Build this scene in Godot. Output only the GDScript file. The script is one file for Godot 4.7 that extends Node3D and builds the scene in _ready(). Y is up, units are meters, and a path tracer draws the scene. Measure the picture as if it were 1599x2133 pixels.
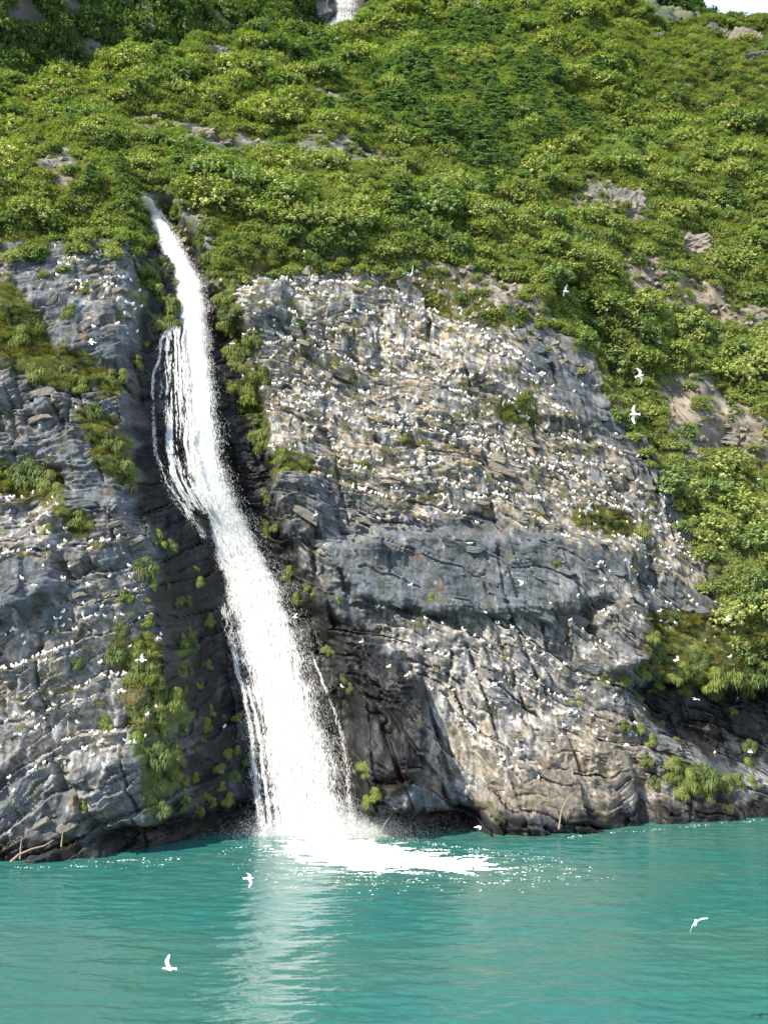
extends Node3D
# A sea cliff with a gull colony, a waterfall and a bushy hillside above glacial water.
# World: metres, y up, the camera stands on a ship's deck 15 m above the water and looks along -z. "depth" is -z.

const SHORE_X := [-38.8, -26.7, -17.2, -15.8, -13.1, -8.9, -3.7, 1.9, 11.7, 20.2, 34.1, 53.7]
const SHORE_D := [76.3, 78.8, 81.4, 84.6, 87.9, 87.9, 87.9, 89.4, 91.7, 94.8, 100.0, 105.0]
const BREAK_X := [-48.3, -35.5, -23.2, -16.5, -11.9, 2.6, 8.1, 13.3, 20.4, 26.4, 29.2, 31.2, 32.2, 35.2, 37.0, 52.2]
const BREAK_Y := [51.0, 52.2, 55.4, 53.1, 54.6, 55.3, 53.1, 51.2, 46.2, 37.1, 33.5, 25.3, 19.0, 15.8, 14.9, 12.5]
const CREST_X := [-73.0, -51.5, -45.3, -40.7, -36.3, -30.9, -25.2, -19.5, -12.6, -8.0, -3.4, 4.9, 39.2, 47.6, 51.6, 57.7, 68.2, 77.6, 105.9]
const CREST_Y := [94.7, 90.6, 84.3, 86.9, 93.7, 92.8, 100.6, 109.3, 114.9, 116.6, 125.0, 145.8, 147.3, 141.3, 135.8, 136.4, 139.3, 138.6, 136.3]
const LEAN_X := [-60.0, 0.0, 12.0, 36.0, 90.0]
const LEAN := [1.0, 1.0, 0.95, 0.75, 0.75]
const COT := 0.40

# outlines on the cliff and hill, (x, height) in metres: [strength, blur in cells, outline]
const CARVE := [[3.8, 1, [[-25.3, 60.1], [-23.4, 62.2], [-19.6, 57.3], [-18.2, 54.8], [-16.9, 49.9], [-14.1, 45.8], [-12.8, 41.6], [-11.5, 37.2], [-10.6, 32.4], [-9.7, 27.8], [-8.5, 24.2], [-6.3, 19.9], [-4.1, 15.3], [-2.4, 10.5], [-1.9, 5.3], [-1.7, 0.3], [-1.6, -3.4], [-9.3, -3.3], [-9.8, 1.1], [-12.7, 5.4], [-14.7, 9.9], [-16.2, 13.0], [-17.6, 16.8], [-18.5, 21.6], [-20.5, 25.7], [-21.6, 30.0], [-22.4, 34.5], [-22.9, 40.4], [-23.3, 46.6], [-23.9, 53.5]]], [1.8, 1, [[-16.2, 12.2], [-14.2, 12.9], [-10.2, 9.0], [-9.3, -3.3], [-13.1, -3.2], [-15.5, 4.3]]], [4.0, 1, [[20.0, 59.5], [24.7, 56.5], [28.0, 49.8], [29.7, 43.3], [30.8, 34.7], [31.5, 32.0], [29.1, 33.7], [26.2, 40.3], [22.7, 47.3], [18.0, 51.6]]], [3.4, 1, [[22.1, 11.5], [26.5, 11.8], [36.3, 10.4], [46.6, 10.3], [44.5, 3.0], [32.8, 3.3], [27.9, 5.5], [24.5, 8.1]]]]
const BULGE := [[4.5, 0, [[-2.1, 1.9], [2.3, 1.5], [7.8, 1.7], [7.9, -4.2], [-2.0, -4.0]]], [3.2, 0, [[-20.7, 1.7], [-9.8, 2.1], [-9.3, -3.9], [-16.3, -3.3], [-19.2, -0.4]]], [-2.2, 0, [[-10.5, 30.8], [-6.2, 30.5], [-4.8, 27.4], [-6.8, 24.0], [-9.0, 24.9]]], [-2.8, 0, [[-33.6, 23.6], [-26.1, 24.0], [-25.3, 19.0], [-28.2, 17.1], [-32.1, 15.6]]], [-2.6, 0, [[18.8, 17.5], [22.2, 19.8], [24.8, 19.4], [24.4, 14.0], [20.6, 12.5]]], [-1.8, 0, [[-22.9, 5.8], [-18.2, 8.4], [-17.7, 5.3], [-20.0, 2.6], [-22.7, 2.4]]], [-2.2, 0, [[-6.4, 23.8], [4.4, 25.4], [24.8, 25.1], [24.2, 20.1], [13.4, 17.5], [3.4, 18.0], [-1.7, 18.6]]], [-2.6, 0, [[-6.6, 19.0], [-3.9, 19.2], [-0.4, 15.7], [3.5, 10.9], [3.6, 5.1], [2.5, 1.5], [-1.5, 2.0], [-2.6, 9.8]]], [-1.2, 0, [[-29.0, 26.2], [-22.2, 27.3], [-19.9, 24.0], [-21.8, 21.5], [-25.4, 21.4]]], [-1.5, 0, [[-15.6, 49.6], [-9.7, 51.7], [-9.5, 47.5], [-13.0, 45.4]]], [-1.3, 0, [[8.6, 8.8], [16.8, 9.1], [22.0, 3.8], [21.5, -0.4], [8.1, -0.1]]], [-1.5, 0, [[6.0, 47.2], [15.4, 48.4], [20.1, 42.3], [22.7, 36.9], [13.5, 38.3], [6.3, 43.3]]], [-1.2, 0, [[-32.7, 47.8], [-25.0, 46.3], [-23.4, 40.3], [-29.0, 40.8]]]]
const MASKS := {"wet": [[1, 1, [[-25.1, 60.1], [-19.7, 58.0], [-17.0, 50.5], [-13.8, 44.7], [-12.1, 37.7], [-10.6, 32.0], [-9.5, 26.4], [-7.6, 22.0], [-4.1, 19.0], [-1.2, 16.5], [4.3, 10.9], [3.4, 8.1], [3.0, 4.4], [0.0, 3.0], [8.2, 1.7], [7.9, -4.8], [-20.1, -2.8], [-16.8, 3.2], [-15.5, 4.3], [-16.5, 10.0], [-17.5, 14.5], [-18.8, 17.6], [-18.5, 21.6], [-20.8, 25.6], [-22.2, 30.9], [-23.3, 40.3], [-23.4, 48.8]]], [1, 1, [[22.6, 11.9], [36.4, 10.8], [46.7, 10.7], [44.3, 2.1], [33.0, 4.1], [28.4, 5.5], [24.9, 7.7]]]],  # second outline: damp recess, with the shade of its overhang painted into the colour
	"grass": [[1, 1, [[-38.2, 49.8], [-33.5, 47.7], [-29.6, 41.7], [-24.9, 39.7], [-23.2, 38.3], [-23.4, 36.9], [-29.3, 37.3], [-36.3, 41.3]]], [1, 1, [[-27.1, 35.4], [-23.1, 34.5], [-21.6, 31.3], [-21.9, 28.4], [-24.5, 30.7]]], [1, 1, [[-34.2, 30.3], [-27.7, 29.9], [-26.0, 26.9], [-29.1, 26.8], [-33.7, 27.7]]], [1, 1, [[-26.9, 26.9], [-23.8, 25.5], [-23.4, 24.1], [-26.2, 24.8]]], [0.9, 1, [[-18.0, 58.6], [-12.0, 56.0], [2.6, 57.4], [9.4, 54.2], [15.5, 49.1], [12.6, 47.4], [5.0, 49.6], [2.1, 55.1], [-11.7, 53.3], [-16.4, 48.9], [-17.9, 54.2]]], [0.8, 1, [[9.6, 39.1], [15.1, 39.0], [15.9, 36.3], [11.5, 37.1]]], [0.8, 1, [[-11.4, 32.4], [-7.1, 33.5], [-6.2, 31.2], [-10.5, 30.1]]], [1, 1, [[-17.2, 52.4], [-14.0, 46.9], [-11.8, 39.7], [-10.7, 34.8], [-11.9, 33.8], [-13.9, 39.5], [-16.1, 45.5]]], [0.9, 1, [[-24.3, 53.4], [-21.4, 54.0], [-20.4, 45.9], [-21.8, 43.6], [-23.3, 47.7]]], [1, 1, [[24.4, 18.0], [38.3, 18.2], [49.1, 17.3], [46.7, 10.7], [26.4, 11.4], [23.2, 12.7]]], [0.9, 1, [[24.2, 6.1], [31.9, 3.8], [29.6, 1.9], [25.4, 2.1]]], [0.8, 1, [[17.7, 28.2], [23.2, 28.5], [26.0, 26.1], [23.3, 25.0], [18.5, 26.3]]], [1, 1, [[-21.4, 15.6], [-15.8, 16.1], [-15.3, 9.9], [-15.3, 2.2], [-17.7, 2.6], [-19.0, 9.5]]]],
	"pale": [[1, 1, [[-2.1, 17.4], [14.3, 17.5], [17.9, 11.1], [15.8, 7.9], [8.3, 2.8], [3.9, 4.4], [2.8, 9.7], [0.0, 13.7]]], [1, 1, [[-6.9, 25.6], [-4.3, 26.1], [-4.2, 22.5], [-6.4, 22.9]]], [0.8, 1, [[-31.1, 10.3], [-18.7, 13.0], [-18.2, 8.7], [-22.8, 5.5], [-30.4, 6.3]]], [0.8, 1, [[19.7, 3.1], [24.7, 2.9], [24.2, 0.0], [19.8, 0.3]]], [0.6, 1, [[-34.2, 26.9], [-26.5, 26.3], [-26.1, 23.8], [-33.5, 23.2]]], [0.6, 1, [[14.9, 23.8], [24.2, 20.3], [23.2, 12.7], [17.1, 12.8]]]],
	"tan": [[1, 1, [[8.1, 8.1], [21.3, 8.6], [25.7, 0.5], [7.8, 1.7]]], [1, 1, [[3.2, 9.3], [8.1, 8.8], [7.5, 3.6], [3.6, 5.1]]], [1, 1, [[32.4, 45.3], [39.8, 47.4], [45.9, 41.6], [58.7, 42.2], [56.1, 35.4], [36.2, 35.4], [31.2, 36.0]]], [1, 1, [[31.4, 66.9], [41.0, 66.6], [52.0, 60.0], [65.5, 59.6], [63.5, 54.5], [40.8, 57.7], [29.6, 55.9]]], [0.9, 1, [[20.4, 51.5], [26.4, 49.2], [30.2, 35.2], [26.8, 37.4], [23.0, 42.8]]], [0.8, 1, [[-38.4, 71.7], [-33.0, 67.9], [-31.6, 61.4], [-34.2, 62.2]]], [0.7, 1, [[2.6, 56.6], [16.5, 57.4], [18.9, 49.7], [10.2, 49.6]]]],
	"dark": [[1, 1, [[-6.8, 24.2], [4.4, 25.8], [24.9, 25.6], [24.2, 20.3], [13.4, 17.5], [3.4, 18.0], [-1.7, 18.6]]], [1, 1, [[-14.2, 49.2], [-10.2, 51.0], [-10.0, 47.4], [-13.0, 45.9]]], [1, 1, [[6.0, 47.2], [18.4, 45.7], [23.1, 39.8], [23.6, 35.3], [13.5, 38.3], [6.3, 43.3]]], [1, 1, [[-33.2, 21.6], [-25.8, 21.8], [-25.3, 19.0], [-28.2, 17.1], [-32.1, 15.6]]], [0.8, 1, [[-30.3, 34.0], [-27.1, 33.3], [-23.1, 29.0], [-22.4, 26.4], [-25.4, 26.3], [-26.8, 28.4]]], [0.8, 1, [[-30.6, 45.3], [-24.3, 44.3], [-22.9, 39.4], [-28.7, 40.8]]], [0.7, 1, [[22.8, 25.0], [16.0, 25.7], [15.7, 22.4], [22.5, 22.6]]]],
	"colony": [[1, 2, [[-15.4, 52.1], [3.1, 55.2], [14.3, 48.2], [14.4, 42.8], [23.4, 34.2], [25.7, 31.2], [32.7, 24.6], [32.1, 20.0], [25.4, 21.7], [15.0, 25.7], [11.3, 26.5], [2.2, 26.7], [-3.5, 29.3], [-10.1, 32.0], [-13.7, 42.0]]], [0.35, 1, [[-2.1, 17.4], [17.6, 17.5], [24.6, 19.9], [17.6, 8.6], [8.0, 6.5], [2.9, 11.7]]], [0.55, 1, [[-32.0, 52.6], [-24.0, 51.0], [-22.5, 42.4], [-27.1, 44.0]]], [0.6, 1, [[-33.8, 28.6], [-26.2, 27.1], [-25.4, 21.8], [-32.4, 21.3]]], [0.35, 1, [[-26.1, 23.8], [-20.1, 25.7], [-17.2, 11.2], [-24.5, 13.1]]], [0.6, 1, [[-31.3, 15.3], [-22.7, 17.5], [-17.7, 13.0], [-17.7, 6.6], [-29.6, 5.7]]], [0.3, 1, [[18.1, 22.5], [38.6, 19.2], [44.2, 19.3], [42.3, 13.5], [26.0, 15.3]]], [0.5, 1, [[6.6, 10.4], [10.8, 10.4], [19.4, 12.7], [23.7, 9.3], [21.0, 6.2], [11.2, 4.2], [7.2, 5.0]]]],
	"bare": [[1, 1, [[-32.0, 79.9], [-22.6, 80.4], [-14.4, 78.6], [-4.9, 79.1], [3.1, 76.1], [2.4, 73.0], [-8.8, 74.4], [-21.2, 72.5], [-29.5, 74.3]]], [1, 1, [[-40.0, 73.3], [-33.5, 68.9], [-31.1, 61.5], [-34.4, 61.3]]], [1, 1, [[25.8, 80.1], [32.4, 82.6], [36.9, 78.3], [35.6, 72.8], [32.0, 72.9], [25.1, 72.3]]], [1, 1, [[41.6, 74.6], [47.8, 74.7], [47.1, 69.6], [41.0, 69.5]]], [1, 1, [[29.4, 64.4], [34.3, 66.8], [39.1, 65.3], [52.3, 60.9], [66.1, 61.4], [63.5, 54.5], [48.1, 56.3], [37.1, 57.8], [29.4, 55.0]]], [1, 1, [[32.1, 46.7], [38.6, 47.9], [44.0, 43.6], [45.9, 41.6], [58.7, 42.2], [55.9, 34.8], [44.1, 36.2], [36.2, 35.4], [31.0, 35.4]]], [0.45, 1, [[50.1, 133.4], [62.0, 138.7], [75.2, 135.2], [94.1, 135.2], [84.3, 109.3], [66.5, 106.4], [54.0, 107.0], [46.3, 115.9]]], [1, 1, [[3.1, 56.7], [16.3, 55.7], [19.3, 48.4], [24.2, 45.7], [27.7, 38.8], [23.0, 42.8], [10.0, 47.7], [3.1, 53.9]]], [1, 1, [[-11.0, 95.3], [-5.6, 96.5], [-5.0, 90.5], [-9.8, 88.9]]], [1, 1, [[-26.5, 62.0], [-23.6, 64.4], [-18.0, 58.6], [-16.5, 53.8], [-18.1, 52.2], [-22.6, 56.4]]], [1, 1, [[-25.2, 99.2], [-19.8, 102.6], [-19.2, 97.8], [-24.3, 93.8]]]],
	"conifer": [[1, 1, [[-7.2, 101.7], [7.7, 107.8], [28.8, 113.3], [34.7, 98.8], [27.3, 89.0], [12.9, 79.2], [3.2, 82.3], [-5.2, 88.2]]], [1, 1, [[11.7, 81.2], [19.4, 81.7], [19.5, 72.9], [12.0, 70.0]]], [1, 1, [[1.7, 120.2], [17.6, 129.5], [26.8, 124.5], [23.1, 116.1], [8.0, 113.4]]], [1, 1, [[57.5, 121.0], [67.6, 121.5], [65.7, 109.2], [55.6, 110.1]]], [1, 1, [[-42.3, 69.5], [-37.7, 69.7], [-33.5, 63.1], [-36.9, 62.9]]], [1, 1, [[-32.3, 64.1], [-26.6, 64.7], [-25.7, 60.5], [-30.7, 59.9]]], [0.8, 1, [[-18.7, 116.9], [-14.4, 119.6], [-7.4, 105.1], [-12.7, 99.5]]]]}
# clumps of moss and grass: words for the place, then [x, height, radius]
const MOSS := {"left of the waterfall": [[-19.2, 24.4, 0.88], [-19.6, 21.5, 0.98], [-18.6, 23.6, 0.72], [-20.4, 19.1, 0.62], [-18.9, 17.2, 0.58], [-18.6, 15.7, 0.77], [-19.6, 14.9, 0.91], [-18.7, 13.0, 1.06], [-20.9, 14.5, 0.83], [-20.4, 16.4, 0.61], [-16.7, 15.7, 0.7], [-16.0, 15.1, 0.47], [-17.6, 12.3, 0.76], [-17.8, 11.2, 0.9], [-16.6, 11.1, 1.0], [-18.7, 10.2, 0.82], [-17.4, 9.4, 0.98], [-18.2, 8.0, 0.89], [-17.2, 6.9, 1.04], [-16.2, 5.8, 0.83], [-17.3, 5.2, 0.96], [-16.3, 7.2, 0.76], [-17.5, 3.9, 0.73], [-16.6, 3.1, 0.67], [-14.6, 2.4, 0.53], [-15.5, 12.0, 0.47], [-12.6, 9.2, 0.48], [-14.4, 9.9, 0.55], [-14.8, 8.8, 0.62], [-13.1, 6.5, 0.55], [-13.5, 5.4, 0.55], [-13.1, 4.0, 0.39], [-14.8, 7.5, 0.39], [-15.4, 2.9, 0.45], [-17.5, 18.6, 0.31], [-10.8, 6.0, 0.55], [-11.4, 5.5, 0.39], [-12.6, 3.0, 0.5], [-16.9, 19.0, 0.51], [-17.4, 19.1, 0.51], [-15.7, 4.8, 0.49], [-15.6, 4.4, 0.3], [-18.1, 20.1, 0.24], [-16.4, 16.3, 0.47], [-16.1, 13.1, 0.35], [-19.4, 23.8, 0.28], [-15.2, 3.3, 0.3], [-16.6, 22.0, 0.4], [-15.2, 3.8, 0.49], [-16.0, 11.6, 0.31], [-18.7, 19.8, 0.27], [-19.0, 20.2, 0.51], [-15.3, 11.9, 0.27], [-15.3, 13.6, 0.24], [-12.7, 2.9, 0.47], [-15.3, 17.3, 0.52], [-14.8, 13.6, 0.44], [-16.3, 13.1, 0.35], [-16.2, 20.7, 0.52], [-12.7, 2.7, 0.35], [-15.1, 4.8, 0.46], [-12.4, 6.5, 0.43], [-15.3, 7.0, 0.42], [-15.0, 17.6, 0.48], [-15.9, 8.6, 0.5], [-13.6, 9.2, 0.24], [-16.5, 11.6, 0.42], [-12.3, 4.5, 0.51], [-13.7, 2.8, 0.38], [-14.1, 3.3, 0.42], [-12.1, 7.7, 0.28]],
	"on the grey cliff at the far left": [[-20.9, 9.5, 0.66], [-23.3, 13.8, 0.52], [-22.7, 8.5, 0.44], [-21.6, 3.8, 0.43], [-24.7, 33.9, 0.98], [-23.4, 32.6, 1.06], [-22.6, 30.8, 1.06], [-22.2, 29.1, 0.89], [-25.1, 35.3, 0.82], [-29.9, 29.4, 1.34], [-28.6, 29.2, 1.19], [-31.0, 29.1, 0.94], [-27.3, 27.9, 0.79], [-25.3, 25.7, 0.86], [-24.3, 25.3, 0.71], [-26.1, 26.3, 0.63], [-27.1, 24.6, 0.47], [-28.0, 48.2, 0.69], [-28.5, 45.2, 0.77], [-24.5, 45.4, 0.52], [-31.6, 49.8, 0.61], [-31.5, 43.6, 1.09], [-32.5, 42.5, 1.08], [-30.0, 39.2, 1.24], [-28.0, 38.9, 1.16], [-26.7, 38.0, 0.83], [-25.6, 39.1, 0.75]],
	"beside the top of the waterfall": [[-22.7, 51.2, 1.07], [-21.6, 49.1, 1.07], [-21.1, 46.9, 1.06], [-21.7, 46.3, 0.79], [-23.3, 52.3, 0.81], [-22.5, 53.1, 0.91], [-21.2, 51.5, 0.63], [-23.0, 41.1, 0.6], [-23.5, 39.0, 0.59], [-24.4, 38.7, 0.67], [-22.7, 43.7, 0.35], [-16.0, 49.5, 0.82], [-15.6, 47.2, 0.9], [-15.1, 44.5, 0.98], [-14.4, 43.0, 0.98], [-14.4, 40.4, 0.71], [-12.9, 39.6, 0.97], [-12.3, 37.6, 1.06], [-12.0, 35.7, 0.96], [-11.3, 34.3, 0.79], [-13.5, 38.5, 0.7], [-18.6, 56.1, 0.75], [-17.4, 54.3, 0.84], [-18.3, 57.7, 0.76], [-12.1, 36.9, 0.62], [-13.4, 43.7, 0.67], [-12.3, 39.5, 0.4], [-15.0, 49.1, 0.64], [-14.1, 47.9, 0.64], [-15.6, 51.7, 0.51], [-16.4, 51.3, 0.51], [-15.6, 48.5, 0.41], [-13.8, 42.8, 0.62], [-13.7, 40.3, 0.75], [-15.9, 52.6, 0.51], [-14.7, 43.8, 0.71], [-15.1, 44.4, 0.63], [-15.1, 50.5, 0.55], [-11.8, 40.7, 0.71], [-12.9, 43.8, 0.63], [-14.8, 44.6, 0.63], [-12.0, 41.0, 0.76], [-13.3, 40.0, 0.75], [-16.7, 52.5, 0.65], [-13.8, 39.8, 0.62], [-12.2, 34.8, 0.52], [-15.1, 47.5, 0.77], [-12.6, 44.6, 0.77], [-13.6, 40.2, 0.75], [-13.6, 42.2, 0.49]],
	"right of the waterfall": [[-9.5, 32.5, 0.79], [-8.4, 31.8, 0.87], [-7.3, 32.1, 0.7], [-11.1, 29.6, 0.52], [-10.8, 28.7, 0.43], [-11.4, 26.4, 0.68], [-10.8, 25.5, 0.68], [-10.3, 26.2, 0.51], [-8.9, 22.0, 0.59], [-9.0, 21.4, 0.51], [-7.7, 19.4, 0.59], [-6.1, 19.9, 0.42], [-6.7, 20.5, 0.5], [-3.9, 19.0, 0.42], [-5.0, 15.1, 0.58], [-4.5, 14.7, 0.41], [-3.2, 12.5, 0.49], [-2.6, 11.7, 0.49], [-1.5, 6.0, 0.64], [-1.3, 5.3, 0.56], [-0.9, 3.8, 0.63], [-1.2, 3.1, 0.55], [-1.9, 5.6, 0.4], [2.8, 8.9, 0.33], [0.0, 4.3, 0.32]],
	"among the nesting gulls": [[-5.8, 33.8, 0.62], [-2.0, 31.8, 0.71], [14.1, 40.0, 0.86], [12.5, 38.2, 0.75], [14.4, 37.3, 0.76], [3.9, 19.3, 0.51], [19.0, 27.3, 0.55], [25.0, 26.6, 0.94], [15.7, 22.7, 0.36], [-8.5, 46.5, 0.65], [-7.5, 44.3, 0.55], [1.9, 35.0, 0.45], [7.6, 36.8, 0.46], [-2.9, 30.3, 0.4], [9.7, 31.3, 0.45]],
	"on the dark rock at the lower right": [[24.8, 17.6, 0.82], [24.4, 16.2, 0.72], [25.7, 16.7, 0.72], [26.2, 15.3, 0.81], [24.9, 14.4, 0.9], [23.7, 13.1, 0.8], [26.6, 12.7, 0.89], [27.6, 13.1, 0.99], [29.8, 14.0, 1.0], [30.5, 12.2, 1.18], [32.7, 12.6, 1.28], [34.7, 12.2, 1.29], [36.3, 12.6, 1.11], [31.3, 10.9, 0.9], [28.3, 11.4, 0.81], [19.8, 12.1, 0.61], [21.7, 12.3, 0.61], [25.0, 11.6, 0.71], [25.7, 11.8, 0.62], [23.4, 10.6, 0.61], [24.2, 9.3, 0.52], [22.6, 8.1, 0.61], [21.2, 8.2, 0.52], [23.6, 6.9, 0.61], [25.0, 5.2, 0.78], [25.3, 4.0, 0.95], [25.6, 2.8, 0.77], [27.1, 3.6, 1.04], [28.5, 3.7, 1.13], [29.9, 3.4, 0.96], [31.3, 3.2, 0.79], [22.9, 5.3, 0.6], [23.6, 3.3, 0.6], [26.7, 6.8, 0.44], [25.4, 8.1, 0.44], [34.8, 5.7, 0.72], [34.5, 4.1, 0.71], [33.5, 2.9, 0.62], [28.2, 1.9, 0.69], [33.5, 9.1, 0.45], [35.1, 10.8, 0.64], [34.6, 16.3, 0.94], [37.2, 17.7, 0.96], [29.5, 15.3, 0.73]]}
# runs of falling water: [x, height, width, density]
const STREAMS := [["main", [[-24.69, 61.09, 1.47, 1], [-23.77, 59.29, 2.03, 1], [-22.3, 56.73, 2.2, 1], [-20.84, 53.59, 2.45, 1], [-19.66, 51.26, 2.89, 1], [-18.84, 47.81, 2.76, 1], [-18.23, 43.99, 2.72, 1], [-17.55, 39.79, 2.86, 0.95], [-16.81, 34.78, 2.98, 0.95], [-16.21, 30.99, 3.47, 0.95], [-15.13, 27.42, 4.32, 1], [-13.7, 24.4, 4.86, 1], [-12.09, 20.89, 5.41, 1], [-10.35, 16.15, 5.96, 1], [-8.74, 11.61, 6.06, 1], [-7.46, 6.91, 6.47, 1], [-6.35, 2.8, 6.65, 1], [-5.55, -1.12, 7.12, 1]]], ["veil", [[-20.39, 45.87, 3.62, 0.28], [-19.97, 41.61, 4.01, 0.22], [-19.3, 37.52, 4.17, 0.25], [-18.67, 33.09, 4.09, 0.32], [-17.83, 29.83, 3.83, 0.45], [-16.31, 27.25, 2.98, 0.6]]], ["strand", [[-20.82, 45.81, 0.36, 1], [-21.32, 44.09, 0.4, 1], [-21.2, 42.23, 0.36, 1], [-21.52, 40.37, 0.35, 1], [-21.36, 37.82, 0.35, 1], [-20.95, 35.35, 0.39, 0.9], [-20.4, 31.99, 0.51, 0.8], [-19.34, 29.25, 0.93, 0.7], [-17.59, 27.1, 1.26, 0.8], [-15.94, 24.6, 1.1, 0.8]]], ["strand", [[-20.3, 42.36, 0.27, 0.7], [-20.16, 39.48, 0.26, 0.6], [-20.13, 36.42, 0.35, 0.6], [-19.31, 33.03, 0.43, 0.6], [-18.08, 30.28, 0.51, 0.7]]], ["strand", [[-13.95, 18.67, 1.27, 0.5], [-13.38, 15.72, 1.1, 0.7], [-12.77, 13.45, 0.67, 0.9], [-12.0, 11.21, 0.5, 1], [-11.15, 8.06, 0.58, 0.9], [-10.64, 5.02, 0.73, 0.7], [-9.96, 2.07, 1.04, 0.55], [-9.21, -0.95, 1.58, 0.55]]], ["veil", [[-10.72, 11.61, 2.51, 0.4], [-9.7, 8.06, 3.3, 0.4], [-8.9, 4.27, 4.05, 0.38], [-8.06, -0.95, 4.36, 0.45]]], ["strand", [[-6.04, 13.85, 0.21, 0.8], [-5.29, 12.42, 0.29, 0.8], [-4.75, 10.81, 0.38, 0.9], [-4.06, 9.22, 0.41, 0.9], [-3.53, 7.28, 0.58, 0.8], [-3.09, 4.99, 0.73, 0.7], [-2.73, 2.03, 0.81, 0.7], [-2.49, -1.0, 0.95, 0.7]]]]
const OUTCROPS := [[-7.4, 92.4, 1.15, 1.09, "angular tan boulder high on the hillside below the upper waterfall"], [-16.2, 86.3, 1.2, 0.48, "low pale rock left of the angular hillside boulder"], [-28.3, 76.0, 1.34, 0.59, "grey rock at the left end of the long hillside ledge"], [-21.9, 76.6, 1.37, 0.93, "large grey rock in the long hillside ledge"], [-19.5, 75.7, 1.26, 0.49, "flat brown rock at the right of the long hillside ledge"], [-22.4, 97.5, 2.24, 0.64, "pale flat rocks near the hill crest at the upper left"], [16.9, 132.0, 1.41, 0.75, "tan rock at the top edge of the hill, above the conifers"], [34.4, 77.4, 2.63, 2.47, "large bare rock face between bushes right of the cliff top"], [44.0, 72.3, 2.65, 1.52, "broad pale rock slab in the bushes at the right"], [54.4, 127.2, 1.45, 0.94, "squarish boulder on the grassy slope at the upper right"], [51.6, 130.5, 1.72, 0.78, "pale stones at the edge of the grassy upper right slope"], [65.6, 134.1, 2.64, 1.14, "long grey rock under the right skyline"], [70.8, 132.0, 2.62, 1.57, "dark jagged rock under the right skyline at the frame edge"], [52.4, 119.4, 1.82, 0.91, "brown rock below the squarish boulder at the upper right"], [69.8, 123.5, 2.53, 0.84, "pale slab on the grass at the right frame edge"], [49.2, 98.1, 1.51, 0.6, "low brown rock showing through bushes at the right"], [26.6, 74.5, 1.58, 0.69, "rocks beside the large bare face right of the cliff top"], [0.0, 76.7, 1.75, 0.47, "low brown ledge in the middle of the bushes"], [7.9, 72.9, 1.44, 0.63, "brown bank of earth and rock below the conifers"], [48.9, 58.9, 1.87, 1.25, "tan rubble rock at the right edge of the gully"], [33.6, 35.2, 1.55, 0.67, "grey rock at the foot of the tan outcrop right of the gully"], [40.2, 39.8, 1.65, 0.82, "tan rock of the outcrop right of the gully"], [-0.7, 56.4, 0.55, 0.35, "small grey boulder on the cliff's top edge"], [-5.6, 55.6, 0.34, 0.24, "small round stone on the cliff top edge left of the grey boulder"], [46.9, 79.9, 2.07, 1.04, "shaded rock under the bushes above the broad pale slab"], [37.8, 89.9, 1.41, 0.92, "small dark rock between bushes at the upper right"]]   # [x, height, half width, half height]
const FOAM := [[1.0, [[-9.4, 85.4], [-8.4, 90.1], [-6.2, 91.4], [-2.1, 91.4], [-0.4, 89.2], [3.6, 85.2], [8.2, 80.9], [9.6, 76.8], [6.3, 74.3], [1.9, 75.2], [-1.9, 74.6], [-5.2, 76.8], [-7.2, 80.9]]], [0.3, [[-11.8, 86.6], [-9.2, 90.5], [-1.5, 91.9], [7.2, 84.6], [12.1, 81.4], [13.6, 74.7], [8.6, 72.2], [-1.2, 72.2], [-5.6, 73.1], [-8.0, 78.8]]], [0.07, [[-12.9, 84.2], [-1.5, 91.0], [12.4, 83.3], [15.4, 74.0], [7.6, 69.1], [-2.9, 68.5], [-7.2, 71.1]]], [0.3, [[-20.2, 79.5], [-17.2, 81.2], [-15.7, 78.8], [-18.5, 76.8]]], [0.15, [[-26.0, 78.8], [-14.5, 81.4], [-14.0, 78.8], [-25.2, 76.3]]], [0.2, [[14.7, 91.0], [33.7, 98.9], [33.1, 97.3], [14.5, 89.6]]]]           # [density, outline in (x, depth)]
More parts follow.
